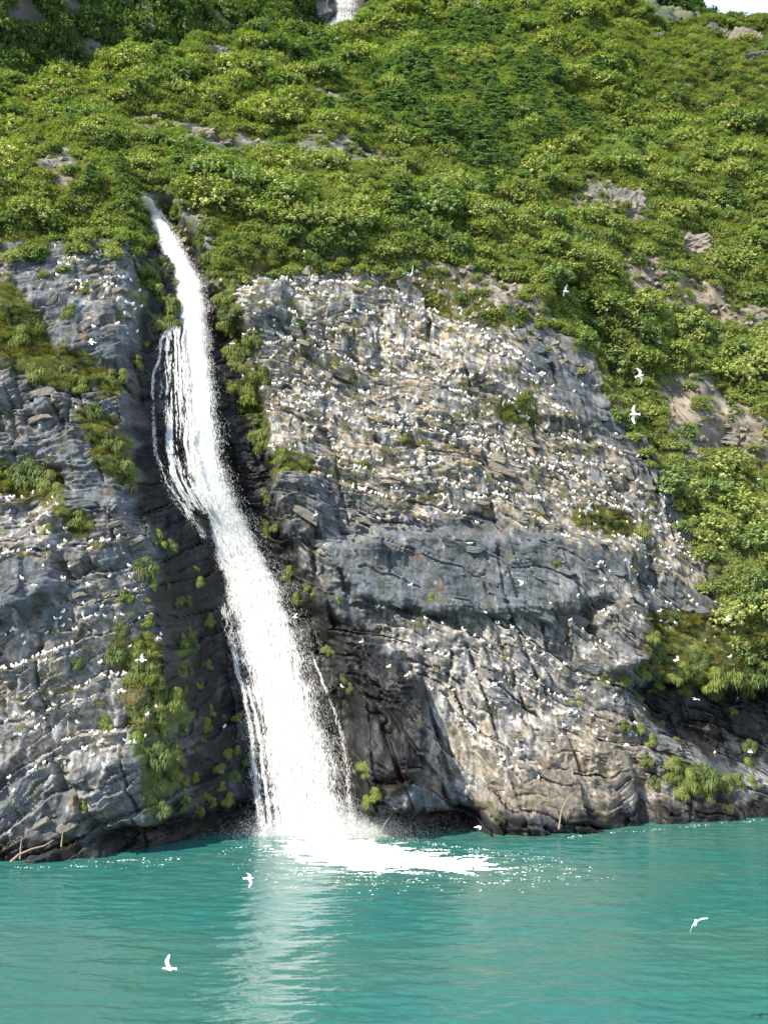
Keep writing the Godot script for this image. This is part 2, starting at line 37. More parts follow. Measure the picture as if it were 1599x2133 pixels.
const GULLS := [
	[[-8.28, 2.68, -44.16], 200, -28, 5, 0.75, 0.45, 0.35, "white gull with raised wings low over the open water, nearest the camera"],
	[[-6.93, 3.2, -58.21], 20, 38, -5, -0.15, -0.55, 0.4, "white gull banking over the water below the foot of the waterfall"],
	[[12.06, 4.39, -44.16], 70, -42, 10, -0.3, -0.5, 0.2, "white gull with drooping wings over the water at the lower right"],
	[[16.03, 31.89, -67.41], -20, -62, 10, 0.1, 0.1, 0.5, "white gull with spread wings before the dark green gully"],
	[[13.52, 27.46, -58.21], 175, 72, 0, 0.1, -0.1, 0.35, "white gull with wings held upright below the one before the gully"],
	[[14.16, 24.47, -75.34], -150, 60, 15, 0.1, 0.05, 0.5, "white gull banking beside a round green shrub on the cliff"],
	[[14.6, 43.34, -85.38], -160, 50, 0, 0.35, 0.1, 0.4, "white gull flying before the bushes at the top of the dark gully"],
	[[1.45, 34.39, -55.68], -80, 35, 0, 0.9, 0.8, 0.3, "white gull with long raised wings at the top edge of the colony"],
	[[-20.55, 36.3, -75.34], 200, -40, 0, 0.2, -0.1, 0.4, "white gull flying before the dark rock face at the upper left"],
	[[-14.91, 27.33, -85.38], 170, 60, 0, 0.2, 0, 0.4, "white gull crossing in front of the narrow bend of the waterfall"],
	[[-5.74, 25.97, -91.48], 30, -30, 20, 0.7, 0.3, 0.5, "white gull in front of a dark slab right of the waterfall"],
	[[-26.26, 19.6, -82.71], 190, 10, 0, 0.1, -0.5, 0.4, "white gull passing the smooth blue grey slab at the far left"],
	[[-18.01, 14.02, -82.71], 195, -25, 0, 0.7, 0.5, 0.3, "white gull above the moss beside the lower waterfall"],
	[[-7.35, 17.41, -90.99], 150, -20, 0, 0.4, 0.3, 0.3, "white gull at the right edge of the falling water"],
	[[-1.87, 15.4, -90.55], 20, -25, 5, 0.3, 0, 0.4, "white gull over the slanting dark slab"],
	[[6.27, 22.54, -80.05], 0, 4, 0, 0.05, -0.05, 0.1, "white gull seen level against the dark rock band"],
	[[12.07, 20.45, -96.43], -40, -10, 30, 1.1, 0.9, 0.4, "small white gull with wings up under the dark rock band"],
	[[18.33, 14.81, -96.32], 170, 10, 0, 0.3, -0.7, 0.3, "white gull gliding past the rounded rock bulge"],
	[[11.07, 6.74, -90.33], 10, -15, 0, 0.2, -0.6, 0.3, "white gull before the brown rock near the waterline"],
	[[6.66, 2.3, -80.05], 5, 6, 0, 0.05, -0.35, 0.2, "white gull skimming the shadowed undercut above the foam"],
	[[27.4, 10.39, -98.06], 30, 10, 0, 0.3, -0.2, 0.3, "white gull against the black recess at the lower right"],
	[[32.04, 5.84, -97.95], 150, 15, 0, 0.6, 0.4, 0.3, "white gull low at the right edge before wet rock"],
	[[4.73, 26.57, -85.38], -60, -35, 20, 0.6, 0.4, 0.4, "white gull landing among the dense nests"],
	[[-12.13, 39.02, -85.38], 5, 0, 0, 0.35, 0.1, 0.1, "white gull gliding before the mossy wall right of the waterfall"],
	[[40.59, 33.05, -117.77], 120, 5, 0, 0.2, -0.2, 0.3, "small white gull at the right edge before green bushes"],
	[[32.3, 17.57, -103.72], 160, -30, 0, 0.4, 0.1, 0.5, "white gull diving over the ferns at the right"],
	[[26.09, 13.82, -98.93], -30, 30, 0, 0.4, 0.1, 0.5, "white gull flying over moss clumps beside the black recess"]]
const UPPER := [[[-9.29, 178.89, 6.72, 1], [-9.69, 174.0, 8.01, 1], [-10.1, 170.02, 8.85, 1], [-10.47, 164.46, 9.88, 1]], [[-15.31, 176.77, 1.12, 0.8], [-16.15, 172.01, 1.34, 0.7], [-16.92, 165.67, 1.55, 0.7]], [[-13.78, 173.97, 0.67, 0.7], [-14.16, 169.98, 0.89, 0.6], [-14.52, 165.25, 1.1, 0.6]]]
const BACK_ROCKS := [[-56.5, 126.7, 3.56, 2.8, "large grey rock face among the shaded trees at the upper left"], [-48.2, 141.0, 0.91, 3.19, "narrow pale rock rib in the shaded woods"], [-45.3, 142.5, 1.21, 1.39, "small grey rock beside the narrow rib in the shaded woods"], [-35.2, 155.7, 1.1, 1.3, "dim grey rock in the shaded woods near the top edge"], [-15.6, 170.3, 1.89, 2.78, "dark wet rock beside the upper waterfall"]]
const STICKS := [[[[13.81, 0.64, 89.33], [14.14, 1.94, 90.05], [14.61, 2.71, 90.47], [15.25, 3.25, 90.98], [15.6, 3.37, 91.19]], 0.07, "thin pale branch leaning on the brown rock at the waterline"], [[[-0.35, 0.59, 87.43], [0.02, 1.26, 87.74], [0.47, 1.85, 88.15], [0.85, 2.26, 88.35], [1.23, 2.53, 88.56]], 0.05, "thin tan branch in the dark undercut beside the waterfall foot"], [[[-25.65, 0.31, 77.84], [-25.18, 0.76, 78.15], [-24.4, 1.07, 78.56], [-23.66, 1.23, 78.76], [-23.1, 1.57, 79.07]], 0.1, "pale bent root on the shore rock at the far left"], [[[-25.07, 0.46, 78.04], [-25.17, 1.29, 78.46], [-25.2, 1.97, 78.66]], 0.06, "short upright pale stick on the shore rock at the far left"], [[[-22.55, 1.11, 79.07], [-22.56, 1.7, 79.28], [-22.6, 2.09, 79.49]], 0.06, "short pale stick beside the bent root on the shore"]]

const GX0 := -62.0
const GY0 := -5.0
const GS := 0.5
const GW := 300
const GH := 330

var mask := {}
var nA: FastNoiseLite
var nB: FastNoiseLite
var nC: FastNoiseLite
var nD: FastNoiseLite
var rng := RandomNumberGenerator.new()
var M := {}
var names := {}

# ---------------------------------------------------------------- small helpers
class MB:
	var v := PackedVector3Array()
	var n := PackedVector3Array()
	var c := PackedColorArray()
	var i := PackedInt32Array()
	func tri(a: Vector3, b: Vector3, d: Vector3, col: Color) -> void:
		var nn := (d - a).cross(b - a).normalized()
		var k := v.size()
		v.append(a); v.append(b); v.append(d)
		n.append(nn); n.append(nn); n.append(nn)
		c.append(col); c.append(col); c.append(col)
		i.append(k); i.append(k + 1); i.append(k + 2)
	func quad(a: Vector3, b: Vector3, d: Vector3, e: Vector3, col: Color) -> void:
		var nn := (d - a).cross(b - a).normalized()
		var k := v.size()
		v.append(a); v.append(b); v.append(d); v.append(e)
		for q in 4:
			n.append(nn); c.append(col)
		i.append(k); i.append(k + 1); i.append(k + 2)
		i.append(k); i.append(k + 2); i.append(k + 3)
	func ball(at: Vector3, bs: Basis, col: Color, seg := 8, rings := 5, power := 1.0) -> void:
		var k := v.size()
		for r in rings + 1:
			var th := PI * r / rings
			for s in seg:
				var ph := TAU * s / seg
				var d := Vector3(sin(th) * cos(ph), cos(th), sin(th) * sin(ph))
				v.append(at + bs * d)
				n.append((bs.inverse().transposed() * d).normalized())
				c.append(col)
		for r in rings:
			for s in seg:
				var a := k + r * seg + s
				var b := k + r * seg + (s + 1) % seg
				i.append(a); i.append(b + seg); i.append(b)
				i.append(a); i.append(a + seg); i.append(b + seg)
	func tube(pts: Array, radii: Array, col: Color, seg := 5) -> void:
		var k := v.size()
		for p in pts.size():
			var d: Vector3 = (pts[mini(p + 1, pts.size() - 1)] - pts[maxi(p - 1, 0)]).normalized()
			var u := d.cross(Vector3(0.31, 0.2, 0.93)).normalized()
			var w := d.cross(u)
			for s in seg:
				var q := u * cos(TAU * s / seg) + w * sin(TAU * s / seg)
				v.append(pts[p] + q * radii[p]); n.append(q); c.append(col)
		for p in pts.size() - 1:
			for s in seg:
				var a := k + p * seg + s
				var b := k + p * seg + (s + 1) % seg
				i.append(a); i.append(b + seg); i.append(b)
				i.append(a); i.append(a + seg); i.append(b + seg)
	func mesh(m: Material) -> ArrayMesh:
		var arr := []
		arr.resize(Mesh.ARRAY_MAX)
		arr[Mesh.ARRAY_VERTEX] = v; arr[Mesh.ARRAY_NORMAL] = n; arr[Mesh.ARRAY_COLOR] = c; arr[Mesh.ARRAY_INDEX] = i
		var am := ArrayMesh.new()
		am.add_surface_from_arrays(Mesh.PRIMITIVE_TRIANGLES, arr)
		am.surface_set_material(0, m)
		return am

func itp(x: float, xs: Array, ys: Array) -> float:
	if x <= xs[0]: return ys[0]
	var k := xs.size() - 1
	if x >= xs[k]: return ys[k]
	var j := 1
	while xs[j] < x: j += 1
	return lerpf(ys[j - 1], ys[j], (x - xs[j - 1]) / (xs[j] - xs[j - 1]))

func h2(a: int, b: int) -> float:
	var q := (a * 374761393 + b * 668265263) & 0xffffffff
	q = ((q ^ (q >> 13)) * 1274126177) & 0xffffffff
	return float((q ^ (q >> 16)) & 0xffff) / 65535.0

func step_of(v: float) -> float:
	return 1.0 if v > 0.0 else 0.0

func numbered(called: String) -> String:
	var k: int = names.get(called, 0)
	names[called] = k + 1
	return called if k == 0 else "%s_%03d" % [called, k]

func tag(o: Node, label: String, category: String, group := "", kind := "") -> void:
	if label: o.set_meta("label", label)
	if category: o.set_meta("category", category)
	if group: o.set_meta("group", group)
	if kind: o.set_meta("kind", kind)

func put(called: String, mesh: Mesh, parent: Node = null) -> MeshInstance3D:
	var o := MeshInstance3D.new()
	o.mesh = mesh
	if parent:
		o.name = called
		parent.add_child(o, true)
	else:
		o.name = numbered(called)
		add_child(o)
	return o

func empty(called: String) -> Node3D:
	var o := Node3D.new()
	o.name = numbered(called)
	add_child(o)
	return o

func copies(called: String, mesh: Mesh, list: Array, parent: Node = null, tints: Array = []) -> MultiMeshInstance3D:
	var mm := MultiMesh.new()
	mm.transform_format = MultiMesh.TRANSFORM_3D
	mm.use_colors = tints.size() > 0
	mm.mesh = mesh
	mm.instance_count = list.size()
	for k in list.size():
		mm.set_instance_transform(k, list[k])
		if tints.size() > 0:
			mm.set_instance_color(k, tints[k])
	var o := MultiMeshInstance3D.new()
	o.multimesh = mm
	o.set_meta("kind", "stuff")
	if parent:
		o.name = called
		parent.add_child(o, true)
	else:
		o.name = numbered(called)
		add_child(o)
	return o

func noise_of(sd: int, freq: float, oct: int, kind := FastNoiseLite.TYPE_SIMPLEX_SMOOTH) -> FastNoiseLite:
	var f := FastNoiseLite.new()
	f.seed = sd; f.frequency = freq; f.noise_type = kind
	f.fractal_type = FastNoiseLite.FRACTAL_FBM if oct > 1 else FastNoiseLite.FRACTAL_NONE
	f.fractal_octaves = oct
	return f

func noise_tex(sd: int, freq: float, oct: int, lo: Color, hi: Color, normal := false, bump := 4.0, kind := FastNoiseLite.TYPE_SIMPLEX_SMOOTH) -> NoiseTexture2D:
	var t := NoiseTexture2D.new()
	t.width = 512; t.height = 512; t.seamless = true
	t.noise = noise_of(sd, freq, oct, kind)
	if normal:
		t.as_normal_map = true; t.bump_strength = bump
	else:
		var g := Gradient.new()
		g.set_color(0, lo); g.set_color(1, hi)
		t.color_ramp = g
	return t

func lin(r: float, g: float, b: float) -> Color:
	return Color(r, g, b).linear_to_srgb()

func mat(rough: float, col := Color.WHITE, back := Color.BLACK, vertex := true) -> StandardMaterial3D:
	var m := StandardMaterial3D.new()
	m.roughness = rough
	m.albedo_color = col
	m.vertex_color_use_as_albedo = vertex
	m.cull_mode = BaseMaterial3D.CULL_DISABLED
	if back != Color.BLACK:
		m.backlight_enabled = true
		m.backlight = back
	return m

# ---------------------------------------------------------------- the shape of the land
func raster(list: Array, blur := 1) -> PackedFloat32Array:
	var g := PackedFloat32Array()
	g.resize(GW * GH)
	for e in list:
		var poly := PackedVector2Array()
		var lo := Vector2(1e9, 1e9)
		var hi := -lo
		for p in e[2]:
			var q := Vector2(p[0], p[1])
			poly.append(q)
			lo = lo.min(q); hi = hi.max(q)
		var x0 := clampi(int((lo.x - GX0) / GS), 0, GW - 1)
		var x1 := clampi(int((hi.x - GX0) / GS) + 1, 0, GW - 1)
		var y0 := clampi(int((lo.y - GY0) / GS), 0, GH - 1)
		var y1 := clampi(int((hi.y - GY0) / GS) + 1, 0, GH - 1)
		var val: float = e[0]
		var b: int = e[1]
		for y in range(y0, y1 + 1):
			for x in range(x0, x1 + 1):
				if Geometry2D.is_point_in_polygon(Vector2(GX0 + x * GS, GY0 + y * GS), poly):
					var k := y * GW + x
					if val < 0.0: g[k] = minf(g[k], val)
					else: g[k] = maxf(g[k], val)
	for pas in blur:
		var src := g.duplicate()
		for y in range(1, GH - 1):
			for x in range(1, GW - 1):
				var k := y * GW + x
				if src[k] != src[k - 1] or src[k] != src[k + 1] or src[k] != src[k - GW] or src[k] != src[k + GW]:
					g[k] = (src[k] * 2.0 + src[k - 1] + src[k + 1] + src[k - GW] + src[k + GW]) / 6.0
	return g

func look(g: PackedFloat32Array, x: float, y: float) -> float:
	var u := clampf((x - GX0) / GS, 0.0, GW - 2.0)
	var w := clampf((y - GY0) / GS, 0.0, GH - 2.0)
	var xi := int(u)
	var yi := int(w)
	u -= xi; w -= yi
	var k := yi * GW + xi
	return lerpf(lerpf(g[k], g[k + 1], u), lerpf(g[k + GW], g[k + GW + 1], u), w)

# key points smoothed into tables, one entry a metre from -120 to 160
var ts1 := PackedFloat32Array()
var ts2 := PackedFloat32Array()
var tb1 := PackedFloat32Array()
var tb2 := PackedFloat32Array()
var tl := PackedFloat32Array()
var tc := PackedFloat32Array()

func table(xs: Array, ys: Array, sigma: float) -> PackedFloat32Array:
	var a := PackedFloat32Array()
	var half := int(3.0 * sigma)
	for k in 281:
		var sum := 0.0
		var wsum := 0.0
		for j in range(-half, half + 1):
			var w := exp(-0.5 * (j / sigma) * (j / sigma))
			sum += w * itp(clampf(k + j - 120.0, -120.0, 160.0), xs, ys)
			wsum += w
		a.append(sum / wsum)
	return a

func tab(a: PackedFloat32Array, x: float) -> float:
	var u := clampf(x + 120.0, 0.0, 279.0)
	var k := int(u)
	return lerpf(a[k], a[k + 1], u - k)

func base_depth(x: float, y: float) -> float:
	var yb := tab(tb1, x)
	yb = lerpf(yb, tab(tb2, x), smoothstep(0.0, 25.0, y - yb))
	var soft := 4.0 * log(1.0 + exp(clampf((y - yb) / 4.0, -30.0, 30.0)))
	return lerpf(tab(ts1, x), tab(ts2, x), smoothstep(15.0, 45.0, y)) + COT * (y - soft) + tab(tl, x) * soft

func bedding(x: float, y: float) -> float:
	return y + 0.40 * sqrt((x + 12.0) * (x + 12.0) + 20.0) + nA.get_noise_2d(x * 0.5, y * 0.5) * 5.0 + nB.get_noise_2d(x * 1.2, y * 1.2) * 0.8

# depth and colour of the land at (x, t): t is the height up to the crest, beyond it the ground rolls over
# out: [x, y, depth, r, g, b, wet]
func land(x: float, t: float, coloured: bool) -> PackedFloat32Array:
	var out := PackedFloat32Array()
	out.resize(7)
	var crest := tab(tc, x) + nB.get_noise_2d(x * 0.6, 7.0) * 2.0
	var y := minf(t, crest)
	var brk := tab(tb1, x) + nB.get_noise_2d(x * 1.5, 3.0) * 1.5
	var rock := 1.0 - smoothstep(brk - 1.0, brk + 3.0, y)
	# ragged edges of the outlines
	var wx := x + nB.get_noise_3d(x * 2.2, y * 2.2, 11.0) * 0.9
	var wy := y + nB.get_noise_3d(x * 2.2, y * 2.2, 31.0) * 0.9
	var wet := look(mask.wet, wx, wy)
	var carve := look(mask.carve, lerpf(x, wx, 0.5), lerpf(y, wy, 0.5))
	var chute := clampf(carve / 3.0, 0.0, 1.0)
	var bare := look(mask.bare, wx, wy)
	var tan_ := look(mask.tan, wx, wy)
	var d := base_depth(x, y) + carve + look(mask.bulge, lerpf(x, wx, 0.4), lerpf(y, wy, 0.4))
	# bedding: layers that dip away to the right on the right of the fall and rise towards it on the left
	var s := bedding(x, y)
	var slate := smoothstep(0.14, 0.30, nB.get_noise_2d(x * 1.1 + 44.0, s * 1.3 + 9.0)) * rock
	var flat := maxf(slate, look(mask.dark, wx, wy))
	var rw := (1.0 - 0.55 * flat) * maxf(rock, maxf(bare * 0.6, tan_ * 0.7)) * (1.0 - 0.3 * smoothstep(0.7, 1.0, chute))
	var k1 := int(floor(s / 3.1))
	var f1 := s / 3.1 - k1
	var c1 := int(floor((x + h2(k1, 5) * 9.0 + s * 0.25) / (2.2 + 3.0 * h2(k1, 9))))
	var k2 := int(floor(s / 1.05))
	var f2 := s / 1.05 - k2
	var c2 := int(floor((x + h2(k2, 15) * 5.0 - s * 0.2) / (0.9 + 1.6 * h2(k2, 19))))
	var k3 := int(floor(s / 0.37))
	var f3 := s / 0.37 - k3
	var c3 := int(floor((x + h2(k3, 25) * 3.0 + s * 0.3) / (0.5 + 0.9 * h2(k3, 29))))
	var calm := smoothstep(-0.35, 0.35, nA.get_noise_2d(x * 1.6 + 50.0, y * 1.6))      # big smooth faces against broken ledges
	var rough := lerpf(0.35, 1.0, calm)
	var big := (h2(k1, c1) - 0.5) * 1.5 - COT * 3.1 * (f1 - 0.5) * 0.75
	var med := ((h2(k2, c2 + 77) - 0.5) * 0.72 - COT * 1.05 * (f2 - 0.5) * 0.8) * rough
	var fin := ((h2(k3, c3 + 177) - 0.5) * 0.34 - COT * 0.37 * (f3 - 0.5)) * rough
	var lump := nA.get_noise_2d(x, y) * 1.6 + nB.get_noise_2d(x * 1.7, y * 1.7) * 0.22 + nC.get_noise_2d(x, y) * 0.06
	# clefts along steep joints
	var jn := nD.get_noise_2d(x * 1.1 + y * 0.35, y * 0.22)
	var cleft := smoothstep(0.09, 0.0, absf(jn)) * 0.9 * calm
	# open bedding cracks
	var crack := 0.7 * smoothstep(0.07, 0.0, f1) * step_of(h2(k1, c1 + 9) - 0.35) + 0.3 * smoothstep(0.16, 0.0, f2) * step_of(h2(k2, c2 + 9) - 0.55)
	d += rw * (big + med + fin + cleft + crack) + lump * (0.4 + 0.6 * rock)
	var hill := 1.0 - rock
	d += hill * (nA.get_noise_2d(x * 0.5 + 9.0, y * 0.5) * 4.0 + nB.get_noise_2d(x * 0.8, y * 0.8) * 1.7)
	if t > crest:
		var o := t - crest
		y = crest + 5.0 * (1.0 - exp(-o / 5.0)) * 0.5 - o * o * 0.01
		d += o * 1.5
	out[0] = x + rw * (h2(k2, c2 + 300) - 0.5) * 0.12
	out[1] = y
	out[2] = d
	if not coloured:
		return out
	var pale := look(mask.pale, wx, wy)
	var dark := flat
	var colony := look(mask.colony, wx, wy)
	var grass := look(mask.grass, wx, wy)
	var g1 := nC.get_noise_2d(x * 0.6, y * 0.6)
	var g2 := nC.get_noise_2d(x * 3.0 + 40.0, y * 0.8)           # upright streaks
	var g3 := nC.get_noise_2d(x * 1.1 + 80.0, s * 5.0)           # along the layers
	var tone := 0.72 + 0.5 * h2(k2, c2 + 31) * rough + 0.62 * g3 * (1.0 - 0.6 * flat) + (0.30 + 0.35 * flat) * g2 + 0.35 * (h2(k3, c3) - 0.5)
	var col := Vector3(0.150, 0.166, 0.188)
	col = col.lerp(Vector3(0.215, 0.200, 0.178), clampf(0.10 + g1 * 1.2 + 0.5 * (h2(k1, c1 + 3) - 0.5), 0.0, 1.0) * 0.8)
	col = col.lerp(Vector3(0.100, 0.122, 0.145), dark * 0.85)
	col = col.lerp(Vector3(0.27, 0.225, 0.165), tan_ * 0.75)
	col = col.lerp(Vector3(0.31, 0.31, 0.31), pale * clampf(0.45 + g1 + g2 * 0.6, 0.0, 1.0))
	# trampled straw and droppings where the birds sit, in streaks and blotches
	var straw := smoothstep(0.02, 0.32, nC.get_noise_2d(x * 1.2 + 7.0, s * 2.4) + colony * 0.32 - 0.14) * clampf(colony * 1.4, 0.0, 1.0) * (1.0 - 0.7 * slate)
	col = col.lerp(Vector3(0.41, 0.335, 0.235), straw * 0.85)
	var lime := smoothstep(0.20, 0.42, nC.get_noise_2d(x * 2.6 + 17.0, y * 0.9 + 5.0) + 0.25 * colony + 0.18 * pale - 0.16 * dark - 0.10)
	col = col.lerp(Vector3(0.52, 0.51, 0.49), lime * 0.7 * (1.0 - wet))
	var rust := smoothstep(0.46, 0.6, nC.get_noise_2d(x * 0.9 + 130.0, y * 0.5)) * 0.6
	col = col.lerp(Vector3(0.26, 0.13, 0.05), rust * (1.0 - colony))
	var speck := nC.get_noise_2d(x * 5.0 + 700.0, y * 5.0)
	tone += 0.55 * speck
	col = col.lerp(Vector3(0.62, 0.60, 0.56), smoothstep(0.26, 0.36, nC.get_noise_2d(x * 3.6 + 900.0, y * 2.6)) * clampf(colony + 0.7 * pale, 0.0, 1.0) * 0.4)
	col *= maxf(tone, 0.25) * 1.02
	# wet rock by the falls and tide line; lower right recess also gets painted shade
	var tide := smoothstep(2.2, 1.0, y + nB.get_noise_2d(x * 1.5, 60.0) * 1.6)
	var soaked_shade := clampf(maxf(wet, tide) + g1 * 0.35 * wet - 0.2 * smoothstep(0.08, 0.3, nB.get_noise_2d(x * 2.2 + 610.0, y * 0.8)), 0.0, 1.0)
	col = col.lerp(Vector3(0.016, 0.0155, 0.0165) * (0.5 + 0.8 * tone), soaked_shade * 0.97)
	# moss films, turf and soil
	var turf := clampf(maxf(hill, grass * 0.9) + nC.get_noise_2d(x * 0.8 + 200.0, y * 0.8) * 0.7 * grass, 0.0, 1.0) * (1.0 - bare * 0.55) * (1.0 - tan_ * 0.6)
	turf *= 1.0 - wet * smoothstep(0.15, -0.1, nC.get_noise_2d(x * 0.9 + 260.0, y * 0.5))
	var soil := Vector3(0.110, 0.155, 0.042).lerp(Vector3(0.19, 0.165, 0.085), smoothstep(0.1, 0.5, nB.get_noise_2d(x * 1.3 + 500.0, y * 1.3)))
	soil *= 0.8 + 0.6 * nC.get_noise_2d(x * 2.0, y * 2.0 + 90.0)
	col = col.lerp(soil, smoothstep(0.35, 0.6, turf))
	var film := smoothstep(0.28, 0.5, nC.get_noise_2d(x * 0.7 + 320.0, y * 0.7)) * (1.0 - wet * 0.6)
	col = col.lerp(Vector3(0.075, 0.085, 0.025), film * 0.55)
	out[3] = clampf(col.x, 0.004, 0.9); out[4] = clampf(col.y, 0.004, 0.9); out[5] = clampf(col.z, 0.004, 0.9)
	out[6] = soaked_shade
	return out

func spot(x: float, t: float) -> Vector3:
	var a := land(x, t, false)
	return Vector3(a[0], a[1], -a[2])

# ---------------------------------------------------------------- sheets of land
var sheet_x := PackedFloat32Array()
var sheet_lo := PackedFloat32Array()
var sheet_hi := PackedFloat32Array()
var sheet_rows := 0
var sheet_out := []

func sheet_row(r: int) -> void:
	var w := sheet_x.size()
	var a := PackedFloat32Array()
	a.resize(w * 7)
	var f := float(r) / (sheet_rows - 1)
	for c in w:
		var p := land(sheet_x[c], lerpf(sheet_lo[c], sheet_hi[c], f), true)
		for q in 7:
			a[c * 7 + q] = p[q]
	sheet_out[r] = a

func sheet(xs: PackedFloat32Array, lo: PackedFloat32Array, hi: PackedFloat32Array, rows: int, dry: Material, wet: Material) -> ArrayMesh:
	sheet_x = xs; sheet_lo = lo; sheet_hi = hi; sheet_rows = rows
	sheet_out = []
	sheet_out.resize(rows)
	var id := WorkerThreadPool.add_group_task(sheet_row, rows)
	WorkerThreadPool.wait_for_group_task_completion(id)
	var w := xs.size()
	var v := PackedVector3Array(); v.resize(w * rows)
	var cl := PackedColorArray(); cl.resize(w * rows)
	var wt := PackedFloat32Array(); wt.resize(w * rows)
	for r in rows:
		var a: PackedFloat32Array = sheet_out[r]
		for c in w:
			var k := r * w + c
			var q := c * 7
			v[k] = Vector3(a[q], a[q + 1], -a[q + 2])
			cl[k] = Color(a[q + 3], a[q + 4], a[q + 5])
			wt[k] = a[q + 6]
	var n := PackedVector3Array(); n.resize(w * rows)
	for r in rows:
		for c in w:
			var k := r * w + c
			var dx := v[k + (1 if c < w - 1 else 0)] - v[k - (1 if c > 0 else 0)]
			var dy := v[k + (w if r < rows - 1 else 0)] - v[k - (w if r > 0 else 0)]
			n[k] = dx.cross(dy).normalized()
	var di := PackedInt32Array()
	var wi := PackedInt32Array()
	for r in rows - 1:
		for c in w - 1:
			var k := r * w + c
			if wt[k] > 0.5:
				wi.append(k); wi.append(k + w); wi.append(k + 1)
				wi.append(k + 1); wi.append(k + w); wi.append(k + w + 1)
			else:
				di.append(k); di.append(k + w); di.append(k + 1)
				di.append(k + 1); di.append(k + w); di.append(k + w + 1)
	var am := ArrayMesh.new()
	var arr := []
	arr.resize(Mesh.ARRAY_MAX)
	arr[Mesh.ARRAY_VERTEX] = v; arr[Mesh.ARRAY_NORMAL] = n; arr[Mesh.ARRAY_COLOR] = cl; arr[Mesh.ARRAY_INDEX] = di
	am.add_surface_from_arrays(Mesh.PRIMITIVE_TRIANGLES, arr)
	am.surface_set_material(0, dry)
	if wi.size():
		arr[Mesh.ARRAY_INDEX] = wi
		am.add_surface_from_arrays(Mesh.PRIMITIVE_TRIANGLES, arr)
		am.surface_set_material(1, wet)
	return am

# ---------------------------------------------------------------- prototypes
func leaf(b: MB, at: Vector3, out: Vector3, size: float, col: Color) -> void:
	var up := (out + Vector3(rng.randf_range(-0.7, 0.7), rng.randf_range(0.0, 0.9), rng.randf_range(-0.7, 0.7))).normalized()
	var u := up.cross(Vector3(rng.randf_range(-1, 1), rng.randf_range(-1, 1), rng.randf_range(-1, 1))).normalized()
	var w := up.cross(u)
	var l := size
	var h := size * 0.42
	var tip := at + u * l - up * l * 0.18
	b.tri(at - u * l * 0.3, at + w * h, tip, col)
	b.tri(at - u * l * 0.3, tip, at - w * h, col)

func bush_mesh(sd: int, sprigs: int, size: float, tall: float, base: Color, warm: Color) -> ArrayMesh:
	rng.seed = sd
	var b := MB.new()
	# a broad dome of several mounds; leafy sprigs stand out of each mound
	var mounds := []
	for k in rng.randi_range(6, 9):
		var a := rng.randf() * TAU
		var r := sqrt(rng.randf()) * 0.62
		mounds.append([Vector3(cos(a) * r, rng.randf_range(0.18, 0.55) * tall * (1.15 - r), sin(a) * r), rng.randf_range(0.30, 0.50), rng.randf_range(0.82, 1.18)])
	for k in sprigs:
		var m: Array = mounds[rng.randi() % mounds.size()]
		var d := Vector3(rng.randfn(), rng.randfn() * 0.8 + 0.35, rng.randfn()).normalized()
		var rr: float = m[1] * pow(rng.randf(), 0.28)
		var p: Vector3 = m[0] + d * rr * Vector3(1.05, 0.85, 1.05)
		if p.y < -0.05: p.y = absf(p.y) * 0.3
		var dir := (d + Vector3(0, 0.55, 0) + Vector3(rng.randfn(), rng.randfn(), rng.randfn()) * 0.3).normalized()
		var l := rng.randf_range(0.10, 0.24)
		var tone: float = m[2] * rng.randf_range(0.72, 1.25)
		var hue := rng.randf()
		for q in 13:
			var f := (q + rng.randf()) / 13.0
			var at := p + dir * l * f + Vector3(rng.randfn(), rng.randfn(), rng.randfn()) * 0.045 * (1.15 - f)
			var c := base.lerp(warm, clampf(hue * 0.7 + rng.randf() * 0.35, 0.0, 1.0)) * (tone * rng.randf_range(0.85, 1.15))
			leaf(b, at, (d + Vector3(0, 0.8, 0)).normalized(), size * rng.randf_range(0.7, 1.25), c)
	return b.mesh(M.leaf)

func stem_mesh(sd: int, tall: float) -> ArrayMesh:
	rng.seed = sd
	var b := MB.new()
	for k in 7:
		var a := rng.randf() * TAU
		var r := rng.randf_range(0.25, 0.65)
		var e := Vector3(cos(a) * r, tall * rng.randf_range(0.5, 0.95), sin(a) * r)
		b.tube([Vector3(e.x * 0.1, -0.35, e.z * 0.1), Vector3(e.x * 0.55, e.y * 0.45, e.z * 0.55), e], [0.03, 0.02, 0.006], Color(0.13, 0.11, 0.09))
	return b.mesh(M.bark)

func conifer_mesh(sd: int, tall: float) -> ArrayMesh:
	rng.seed = sd
	var b := MB.new()
	for k in 170:
		var a := rng.randf() * TAU
		var hy := pow(rng.randf(), 1.2)
		var reach := (1.0 - hy * 0.75) * rng.randf_range(0.5, 1.05)
		var o := Vector3(cos(a) * 0.15, hy * tall, sin(a) * 0.15)
		var tone := rng.randf_range(0.7, 1.3)
		var dirv := Vector3(cos(a), rng.randf_range(0.0, 0.35), sin(a))
		var side := Vector3(-sin(a), 0, cos(a))
		for j in 16:
			var f := (j + 1) / 16.0
			var p := o + dirv * reach * f - Vector3(0, 0.25 * f * f * reach, 0) + side * rng.randf_range(-0.16, 0.16) * (1.0 - f * 0.5)
			var c := Color(0.120, 0.190, 0.125).lerp(Color(0.270, 0.345, 0.230), rng.randf()) * tone
			leaf(b, p, Vector3(0, 1, 0), 0.085, c)
			leaf(b, p + Vector3(rng.randf_range(-.05, .05), rng.randf_range(-.05, .02), rng.randf_range(-.05, .05)), Vector3(0, 1, 0), 0.075, c * 0.9)
	return b.mesh(M.leaf)

